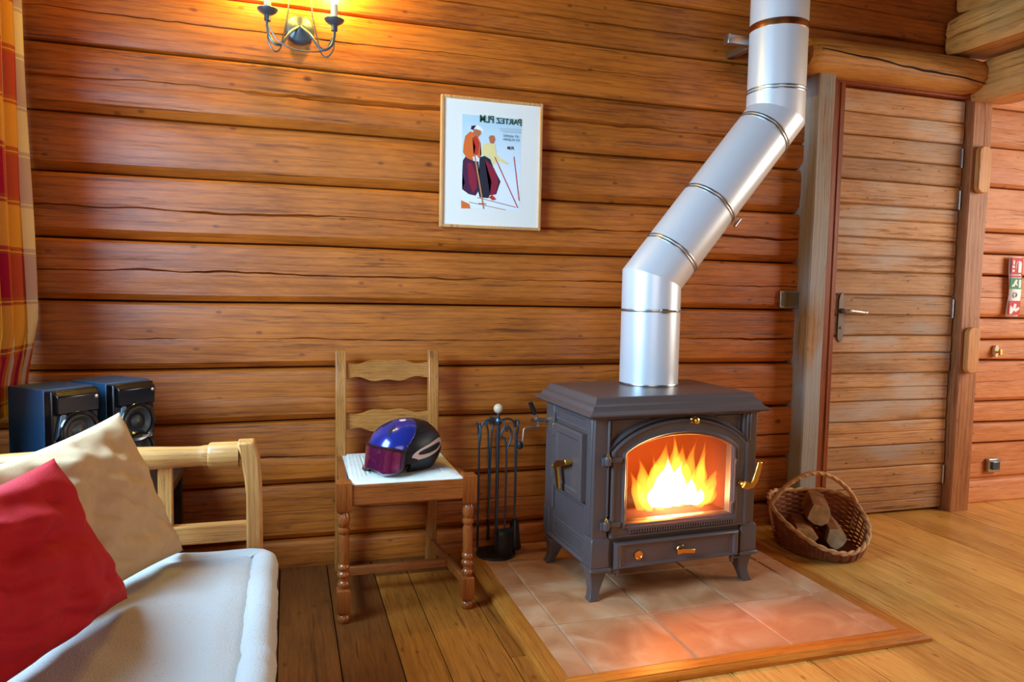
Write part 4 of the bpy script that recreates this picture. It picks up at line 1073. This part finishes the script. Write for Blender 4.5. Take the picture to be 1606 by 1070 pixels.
o = pillow('white_cushion', 'white_fabric', (-.75, -1.62, .73), (-.60, -1.16, .735), (-.55, -1.12, .450), (-.68, -1.58, .445), .050, 12., '', .5)
tag(o, 'white cushion mostly hidden behind the cream one at the picture edge', 'cushion', 'cushions on the sofa')

# ------------------------------------------------------------------ speakers on a low dark table
TB = empty('side_table', (-.62, -.38, FZ)); tag(TB, 'low dark side table under the speakers behind the sofa', 'table')
mb = MB(); mb.box((-.85, -.66, .435), (-.34, -.06, .460)); o = mb.build('table_top', 'dark_table_wood', TB, bevel=.003); o.location = (.62, .38, -FZ)
for x in (-.84, -.40):
    for y in (-.64, -.16):
        mb = MB(); mb.box((x, y, FZ), (x+.04, y+.04, .436)); o = mb.build('leg', 'dark_table_wood', TB, bevel=.002); o.location = (.62, .38, -FZ)
def text_mesh(s_, size, name, mat, parent, mirror=False):
    cu = bpy.data.curves.new(name, 'FONT'); cu.body = s_; cu.size = size; cu.align_x = 'CENTER'; cu.align_y = 'CENTER'; cu.extrude = .0002; cu.offset = size*.018; cu.resolution_u = 3
    t = bpy.data.objects.new(name+'_src', cu); COL.objects.link(t)
    dg_ = bpy.context.evaluated_depsgraph_get(); me = bpy.data.meshes.new_from_object(t.evaluated_get(dg_))
    bpy.data.objects.remove(t); bpy.data.curves.remove(cu)
    if mirror:
        for v in me.vertices: v.co.x = -v.co.x
        me.flip_normals()
    me.materials.clear(); me.materials.append(MAT[mat]); me.name = name
    o = bpy.data.objects.new(name, me); COL.objects.link(o); o.parent = parent
    return o
def speaker(cx_, cy_, ang, label):
    # local: front-left bottom corner at origin, front faces -Y, body goes +Y
    r = empty('speaker', (cx_, cy_, .460), ang); tag(r, label, 'speaker', 'loudspeakers behind the sofa')
    w_, d, h = .158, .20, .300
    mb = MB(); mb.box((0, .028, 0), (w_, d, h)); mb.build('cabinet', 'speaker_box', r, bevel=.003)
    mb = MB(); mb.prism([(0, .0), (.004, -.0)][:0]+[(.006, .0), (w_-.006, .0), (w_, .02), (w_, .028), (0, .028), (0, .02)], 'Z', .0, h-.004); f = mb.build('front_baffle', 'speaker_front', r, bevel=.004)
    mb = MB(); mb.prism([(-.012, h-.075), (-.016, h-.020), (.002, h-.006), (.01, h-.006), (.01, h-.08)], 'X', .014, w_-.010); mb.build('tweeter_visor', 'speaker_front', r, bevel=.004)
    for zc, R in ((.168, .058), (.072, .058)):
        mb = MB(); mb.lathe([(R+.008, .002), (R+.010, -.006), (R+.004, -.014), (R-.004, -.012), (R-.008, -.002)], (w_/2+.006, 0, zc), 36, 'Y'); mb.build('driver_ring', 'speaker_ring', r)
        mb = MB(); mb.lathe([(R-.006, -.004), (R-.012, -.009), (R-.020, -.004), (.026, .006), (.022, .001), (.014, -.006), (.0005, -.009)], (w_/2+.006, -.003, zc), 36, 'Y', False); mb.build('driver_cone', 'speaker_cone', r)
    mb = MB()
    mb.prism([(.012, .150), (.030, .235), (.046, .222), (.030, .178)], 'Y', -.010, .002); mb.build('side_trim', 'steel_dark', r, bevel=.002)
    mb = MB(); mb.lathe([(.0005, -.0175), (.005, -.017), (.006, -.014)], (w_-.022, 0, h-.030), 14, 'Y'); mb.build('badge', 'steel', r)
    t = text_mesh('SONY', .014, 'lettering', 'steel', r, True); t.rotation_euler = (pi/2, 0, 0); t.location = (w_-.045, -.0175, .118)
    return r
speaker(-.668, -.50, radians(48), 'black loudspeaker nearest the curtain beside the other one')
speaker(-.532, -.365, radians(48), 'black loudspeaker nearer the chair, back of the pair')

# ------------------------------------------------------------------ curtain
CU = empty('curtain', (-.9, -.4, .66)); tag(CU, 'plaid curtain in gold orange and magenta beside the window', 'curtain')
mb = MB(); rows = []; uvs = []
ns, nzv = 150, 40
for j in range(nzv+1):
    z = .66+(2.35-.66)*j/nzv; fl = 1-(z-.05)/2.3; row = []
    for i in range(ns+1):
        s_ = i/ns
        ph = s_*2*pi*6.2+.5*nz(s_*4, fl*1.3)
        amp = .036+.008*fl
        x = -.858+.036*fl+amp*sin(ph)+.012*nz(s_*9, z*1.2)
        y = -.13-.62*s_+.018*cos(ph*1.0)+.010*nz(s_*5+9, z)
        if z < 1.1: x = min(x, -.835+.22*max(0, (z-.76)))
        row.append((x, y, z))
    rows.append(row)
mb.grid(rows)
co = mb.build('cloth', 'plaid_cloth', CU, 80); co.location = (.9, .4, -.66)
me = co.data; uvl = me.uv_layers.new(name='UVMap')
# arc length along each row for the weave
arc = []
for row in rows:
    a = [0.]
    for i in range(ns): a.append(a[-1]+(V(row[i+1])-V(row[i])).length)
    arc.append(a)
vuv = {}
for j in range(nzv+1):
    for i in range(ns+1): vuv[j*(ns+1)+i] = (arc[nzv//2][i], rows[j][i][2])
for lp in me.loops: uvl.data[lp.index].uv = vuv[lp.vertex_index]
mb = MB(); mb.tube([(-.90, -2.25, 2.38), (-.90, -.10, 2.38)], .014, 14); mb.lathe([(.0005, -.10), (.02, -.085), (.022, -.07), (.014, -.055)], (-.90, 0, 2.38), 14, 'Y')
rod = mb.build('curtain_rod', 'sconce_metal'); tag(rod, 'metal curtain rod above the left window', 'curtain rod')

# ------------------------------------------------------------------ wall sconce
WS = empty('wall_sconce', (.045, -.012, 2.02)); tag(WS, 'two armed candle style wall lamp glowing yellow', 'wall lamp')
mb = MB(); mb.lathe([(.052, .002), (.054, -.006), (.050, -.014), (.040, -.020), (.030, -.022), (.012, -.034), (.0005, -.036)], (0, 0, .012), 32, 'Y'); mb.build('wall_plate', 'sconce_metal', WS)
LAMPS = ((-.112, .018), (.122, .010))
for sx, dz in LAMPS:
    mb = MB(); mb.tube(smoothpath([(0, -.028, .02), (sx*.30, -.05, -.015), (sx*.62, -.062, -.066), (sx*.90, -.066, -.052), (sx, -.066, -.012), (sx, -.066, dz+.012)], 6), .0055, 10); ar = mb.build('arm', 'sconce_metal', WS)
    mb = MB(); mb.lathe([(.012, dz-.006), (.012, dz+.014), (.020, dz+.018), (.032, dz+.026), (.037, dz+.034), (.035, dz+.034), (.010, dz+.022)], (sx, -.066, 0), 24); mb.build('drip_pan', 'sconce_metal', ar)
    mb = MB(); mb.lathe([(.0125, dz+.018), (.0125, dz+.088), (.006, dz+.090)], (sx, -.066, 0), 20); mb.build('candle_sleeve', 'candle_sleeve', ar)
    mb = MB(); mb.lathe([(.006, dz+.086), (.014, dz+.098), (.0175, dz+.112), (.015, dz+.130), (.008, dz+.148), (.001, dz+.160)], (sx, -.066, 0), 18); mb.build('bulb', 'bulb_glow', ar)
    mb = MB(); mb.tube(smoothpath([(sx*.97, -.066, -.006), (sx*.98, -.07, -.06), (sx*.80, -.066, -.092), (sx*.62, -.058, -.080), (sx*.52, -.050, -.03), (sx*.38, -.045, .05), (sx*.30, -.04, .14)], 6), .0026, 8); mb.build('scroll_wire', 'sconce_metal', WS)
    l = bpy.data.lights.new('bulb_light', 'POINT'); l.energy = 15; l.color = (1, .74, .10); l.shadow_soft_size = .02
    o = bpy.data.objects.new('bulb_light', l); COL.objects.link(o); o.parent = WS; o.location = (sx, -.072, dz+.185)
mb = MB(); mb.tube(smoothpath([(-.105, -.066, -.01), (-.075, -.066, -.055), (-.02, -.066, -.078), (.04, -.066, -.080), (.09, -.066, -.066), (.116, -.066, -.02)], 6), .003, 8); mb.build('scroll_wire', 'sconce_metal', WS)

# ------------------------------------------------------------------ framed poster
PF = empty('framed_poster', (.795, -.016, 1.588)); tag(PF, 'framed vintage ski poster with white mount on the log wall', 'picture')
FX0, FX1, FZ0, FZ1 = -.2145, .2115, -.260, .2600
def fr(x0, z0, x1, z1, n_='frame_bar'):
    mb = MB(); mb.box((x0, -.018, z0), (x1, .004, z1)); return mb.build(n_, 'frame_wood', PF, bevel=.003)
fw_ = .0125
fr(FX0, FZ0, FX0+fw_, FZ1); fr(FX1-fw_, FZ0, FX1, FZ1); fr(FX0+fw_, FZ0, FX1-fw_, FZ0+fw_); fr(FX0+fw_, FZ1-fw_, FX1-fw_, FZ1)
mb = MB(); mb.box((FX0+fw_, -.010, FZ0+fw_), (FX1-fw_, -.002, FZ1-fw_)); mb.build('mount', 'white_mat', PF)
# print area, corners in sheet pixels -> local
def pp(x, y):
    u = (x-(195+(180-195)*(y-228)/645))/(410.); v = (y-(228+27*u))/(640.)
    return (-.127+.2465*u, .190-.369*v)
mb = MB(); mb.add([(-.127, -.0104, .190), (.1195, -.0104, .190), (.1195, -.0104, -.179), (-.127, -.0104, -.179)], [(0, 1, 2, 3)])
pr_ = mb.build('print', 'poster_sky', PF, 0)
LAY = [-.0105]
def shape(name, mat, pts):
    LAY[0] -= .00008; mb = MB(); q = [pp(*p) for p in pts]
    me = bpy.data.meshes.new(name); bm = bmesh.new(); f = bm.faces.new([bm.verts.new((a, LAY[0], b_)) for a, b_ in q]); bmesh.ops.triangulate(bm, faces=[f]); bm.to_mesh(me); bm.free(); me.materials.append(MAT[mat])
    o = bpy.data.objects.new(name, me); COL.objects.link(o); o.parent = pr_; return o
def stroke(name, mat, a, b_, wd):
    d = V((b_[0]-a[0], b_[1]-a[1])); n_ = V((-d.y, d.x)).normalized()*wd/2
    shape(name, mat, [(a[0]+n_.x, a[1]+n_.y), (b_[0]+n_.x, b_[1]+n_.y), (b_[0]-n_.x, b_[1]-n_.y), (a[0]-n_.x, a[1]-n_.y)])
shape('trousers', 'poster_plum', [(195, 545), (215, 515), (265, 545), (302, 550), (302, 640), (312, 740), (280, 788), (232, 776), (188, 742), (207, 700), (190, 620)])
shape('trousers', 'poster_dark', [(310, 522), (345, 512), (385, 535), (405, 590), (455, 690), (425, 780), (378, 785), (370, 806), (308, 800), (296, 745), (308, 640)])
shape('trouser_fold', 'poster_maroon', [(345, 535), (388, 575), (412, 600), (440, 690), (420, 778), (380, 780), (392, 690), (365, 600)])
shape('trouser_fold', 'poster_maroon', [(225, 560), (255, 560), (285, 640), (290, 730), (262, 770), (235, 700)])
shape('jacket', 'poster_orange', [(200, 440), (212, 378), (246, 346), (292, 360), (318, 425), (312, 500), (322, 512), (300, 532), (262, 545), (222, 528), (196, 490)])
shape('jacket_fold', 'poster_red', [(262, 390), (290, 372), (310, 430), (300, 500), (270, 520), (282, 450)])
shape('head', 'poster_skin', [(268, 325), (318, 330), (322, 362), (300, 385), (270, 365)])
shape('cap', 'poster_white', [(248, 318), (262, 303), (300, 300), (338, 330), (340, 350), (322, 340), (285, 328), (252, 336)])
shape('cap_band', 'poster_plum', [(250, 330), (256, 306), (290, 303), (268, 318), (266, 336)])
shape('sweater', 'poster_cream', [(322, 500), (335, 435), (372, 420), (416, 432), (430, 510), (516, 566), (510, 574), (440, 548), (402, 575), (384, 530), (345, 512)])
shape('head', 'poster_skin', [(374, 385), (386, 370), (412, 372), (420, 400), (408, 428), (384, 424)])
shape('hand', 'poster_white', [(262, 520), (290, 508), (304, 530), (296, 552), (268, 548)])
stroke('ski_pole', 'poster_tan', (275, 500), (336, 880), 10)
stroke('ski_pole', 'poster_red', (415, 520), (576, 876), 6)
stroke('ski_pole', 'poster_red', (550, 515), (586, 826), 6)
stroke('ski', 'poster_tan', (235, 832), (490, 890), 5); stroke('ski', 'poster_skin', (290, 800), (562, 872), 5)
shape('boot', 'poster_orange', [(180, 818), (236, 845), (242, 876), (180, 874)])
shape('boot', 'poster_red', [(372, 800), (395, 782), (424, 815), (398, 822)])
stroke('ski_basket', 'poster_red', (300, 842), (352, 846), 6)
for y, a, b_ in ((322, 450, 604), (335, 452, 600), (346, 470, 604)): stroke('fine_print', 'poster_grey', (a, y), (b_, y+6), 5)
def ptext(s_, size, cx_, cy_, mat, sx=1.):
    x, z = pp(cx_, cy_); o = text_mesh(s_, size, 'lettering', mat, pr_, True); o.rotation_euler = (pi/2, 0, 0); o.location = (x, -.0128, z); o.scale = (sx, 1, 1); return o
ptext('P', .040, 592, 282, 'poster_green', .85); ptext('ARTEZ', .031, 503, 275, 'poster_green', 1.0); ptext('PLM', .040, 360, 262, 'poster_green', .85)
ptext('ET ALPES', .0130, 528, 376, 'poster_blue', 1.25); ptext('ET LE JURA', .0130, 530, 400, 'poster_blue', 1.1)
ptext('PLM', .017, 525, 458, 'poster_dark', .9)

# ------------------------------------------------------------------ small things on the walls
SW_ = empty('wall_switch', (2.255, -.008, 1.063)); tag(SW_, 'small square metal wall switch beside the greyed post', 'switch')
mb = MB(); mb.box((-.050, -.012, -.040), (.050, .006, .040)); mb.build('plate', 'steel', SW_, bevel=.003)
mb = MB(); mb.box((-.042, -.0145, -.032), (.044, -.010, .032)); mb.build('rocker', 'plastic_olive', SW_, bevel=.002)
SG = empty('safety_sign', (3.747, .062, 1.152)); tag(SG, 'red green and white fire safety sign on the pale log wall', 'sign')
mb = MB(); rows = []
for j in range(9):
    z = -.16+.32*j/8; rows.append([(-.043, -.004+.006*cos(j*.9), z), (.043, -.004+.006*cos(j*.9), z)])
mb.grid(rows); o = mb.build('sheet', 'sign_white', SG, 60); sl = o.modifiers.new('t', 'SOLIDIFY'); sl.thickness = .002
def sgp(name, mat, x0, z0, x1, z1, y=-.012):
    mb = MB(); mb.box((x0, y, z0), (x1, y+.004, z1)); return mb.build(name, mat, SG)
sgp('red_panel', 'sign_red', -.040, .068, .040, .155); sgp('red_strip', 'sign_red', -.040, .052, .040, .060); sgp('green_panel', 'sign_green', -.040, -.012, .040, .046); sgp('red_panel', 'sign_red', -.040, -.152, .040, -.076)
mb = MB(); mb.box((.008, -.0135, .076), (.030, -.011, .128)); mb.box((.012, -.0135, .128), (.026, -.011, .136)); mb.tube([(.012, -.0125, .138), (-.006, -.0125, .128), (-.010, -.0125, .096)], .003, 6); mb.box((-.034, -.0135, .080), (-.018, -.011, .090)); mb.box((-.034, -.0135, .10), (-.018, -.011, .112)); mb.box((-.030, -.0135, .118), (-.02, -.011, .14)); mb.build('extinguisher_symbol', 'sign_white', SG)
mb = MB(); mb.prism([(-.03, .0), (-.012, .0), (-.004, .014), (.006, .004), (.012, .008), (.002, .024), (.010, .032), (.0, .040), (-.012, .030), (-.018, .014), (-.03, .008)], 'Y', -.0135, -.011); mb.box((.018, -.0135, -.006), (.034, -.011, .038)); mb.build('exit_symbol', 'sign_white', SG)
mb = MB(); mb.lathe([(.010, -.0135), (.015, -.0135), (.015, -.008)], (0, 0, -.044), 20, 'Y', False); mb.build('ring_symbol', 'poster_grey', SG)
mb = MB(); mb.prism([(-.034, -.146), (-.020, -.146), (-.006, -.128), (.010, -.136), (.034, -.120), (.030, -.108), (.006, -.118), (.012, -.094), (-.004, -.090), (-.014, -.116), (-.03, -.10), (-.034, -.12)], 'Y', -.0135, -.011); mb.build('hose_symbol', 'sign_white', SG)
LT = empty('door_latch', (3.655, .068, .803)); tag(LT, 'small oval brass catch on the pale log wall', 'latch')
mb = MB(); mb.prism([(.016*cos(2*pi*k/24), .033*sin(2*pi*k/24)) for k in range(24)], 'Y', -.008, .008); mb.build('plate', 'plastic_cream', LT, bevel=.002)
mb = MB(); mb.lathe([(.006, -.03), (.006, -.008)], (0, 0, -.004), 12, 'Y'); mb.box((-.011, -.036, -.020), (.009, -.024, .012)); mb.build('knob', 'brass', LT, bevel=.003)
OT = empty('wall_socket', (3.685, .066, .178)); tag(OT, 'square grey wall socket low on the pale log wall', 'socket')
mb = MB(); mb.box((-.042, -.012, -.036), (.042, .012, .036)); mb.build('plate', 'steel', OT, bevel=.003)
mb = MB(); mb.box((-.024, -.024, -.022), (.024, -.010, .022)); mb.build('cover', 'steel_dark', OT, bevel=.003)

# ------------------------------------------------------------------ log basket
BK = empty('log_basket', (2.235, -.30, FZ)); tag(BK, 'scooped wicker basket with a tall handle right of the stove', 'basket')
BA = radians(-10)      # the scoop opens towards +X, -Y
fwd = V((sin(BA), -cos(BA), 0)); sid = V((cos(BA), sin(BA), 0))
def rimh(a):   # a = 0 forward, pi back
    c = .5+.5*cos(a)
    return .035+.195*(1-c**1.25)-.05*max(0, -cos(a))**2
def bpt(a, t, off=0.):
    h = rimh(a); z = h*t
    flare = .165+.060*(z/.27)**.7 if z > 0 else .165
    k = 1.30 if cos(a) > 0 else 1.0
    r = flare+off
    p = fwd*(r*cos(a)*k)+sid*(r*sin(a)*.98)
    return V((p.x, p.y, z+.006))
mb = MB(); nst = 34; na = nst*6; nr = 17
for ri in range(nr):
    t = (ri+.5)/nr; path = []
    for k in range(na):
        a = 2*pi*k/na; path.append(bpt(a, t, .0045*cos(nst/2*a+pi*(ri % 2))))
    # closed strand
    n = na; rings = []
    for k in range(n):
        p = path[k]; tt = (path[(k+1) % n]-path[k-1]).normalized(); u = tt.cross(V((0, 0, 1))).normalized(); w_ = tt.cross(u)
        hh = max(.0022, rimh(2*pi*k/na)/nr*.62)
        rings.append([p+u*.0032, p+w_*hh, p-u*.0032, p-w_*hh])
    rings.append(rings[0]); mb.loft(rings, True, False)
o = mb.build('woven_wall', 'wicker', BK, 70); o['kind'] = 'stuff'
mb = MB()
for k in range(nst):
    a = 2*pi*(k+.5)/nst; mb.tube([bpt(a, t/6, 0) for t in range(7)], .0034, 6)
o = mb.build('stakes', 'wicker', BK, 70); o['kind'] = 'stuff'
for ph in (0, 1):
    mb = MB(); path = [bpt(2*pi*k/120, 1.0, .005*cos(14*2*pi*k/120+pi*ph))+V((0, 0, .006+.005*sin(14*2*pi*k/120+pi*ph))) for k in range(121)]
    mb.tube(path, .0065, 8); mb.build('rim', 'wicker_light', BK, 70)
mb = MB(); mb.loft([[bpt(2*pi*k/40, .0, -.004)+V((0, 0, dz)) for k in range(40)] for dz in (-.004, .006)]); mb.build('base', 'wicker', BK)
hl = [bpt(radians(98), .35, 0), bpt(radians(98), .95, .004)]
s0 = bpt(radians(98), 1.0, .004); s1 = bpt(radians(-98), 1.0, .004)
for k in range(1, 14):
    t = k/14; p = s0.lerp(s1, t); hl.append(p+V((0, 0, .150*sin(pi*t)**.70)))
hl += [s1, bpt(radians(-98), .35, 0)]
mb = MB(); sp_ = smoothpath(hl, 5); mb.tube(sp_, .010, 10)
n_ = len(sp_)
for ph in (0, pi):
    mb.tube([sp_[i]+V((.008*cos(i*.55+ph)*BA, .008*sin(i*.55+ph), .006*cos(i*.55+ph))) for i in range(6, n_-6)], .005, 6)
mb.build('handle', 'wicker_light', BK, 70)
def firewood(name, p0, p1, r, seed, label, squash=1.0):
    p0, p1 = V(p0), V(p1); d = (p1-p0).normalized(); u = d.cross(V((0, 0, 1))).normalized(); w_ = u.cross(d)
    c0 = (p0+p1)/2; e = empty(name, c0); tag(e, label, 'firewood', 'split logs in the basket')
    shp = [1+.5*nz(cos(2*pi*k/9)*1.5, sin(2*pi*k/9)*1.5, seed) for k in range(9)]
    mb = MB(); rings = []
    for t in (0, .03, .3, .6, .97, 1):
        s_ = .93 if t in (0, 1) else 1.0
        rings.append([p0.lerp(p1, t)+(u*cos(2*pi*k/9)+w_*sin(2*pi*k/9)*squash)*r*shp[k]*s_*(1+.05*nz(t*5, k, seed))-c0 for k in range(9)])
    mb.loft(rings, True, False); mb.build('bark', 'firewood_bark', e, 30)
    for r_, f_ in ((rings[0], tuple(reversed(range(9)))), (rings[-1], tuple(range(9)))):
        mb = MB(); mb.add(r_, [f_]); mb.build('cut_end', 'cut_wood', e, 0)
firewood('firewood_log', (2.180, -.38, .142), (2.295, -.20, .150), .050, 1., 'split log on top with a greyish end in the basket')
firewood('firewood_log', (2.215, -.44, .055), (2.335, -.23, .06), .044, 5., 'pale ended log lying low toward the basket lip')
firewood('firewood_log', (2.084, -.40, .062), (2.195, -.21, .062), .046, 9., 'orange brown log against the side of the basket', .9)
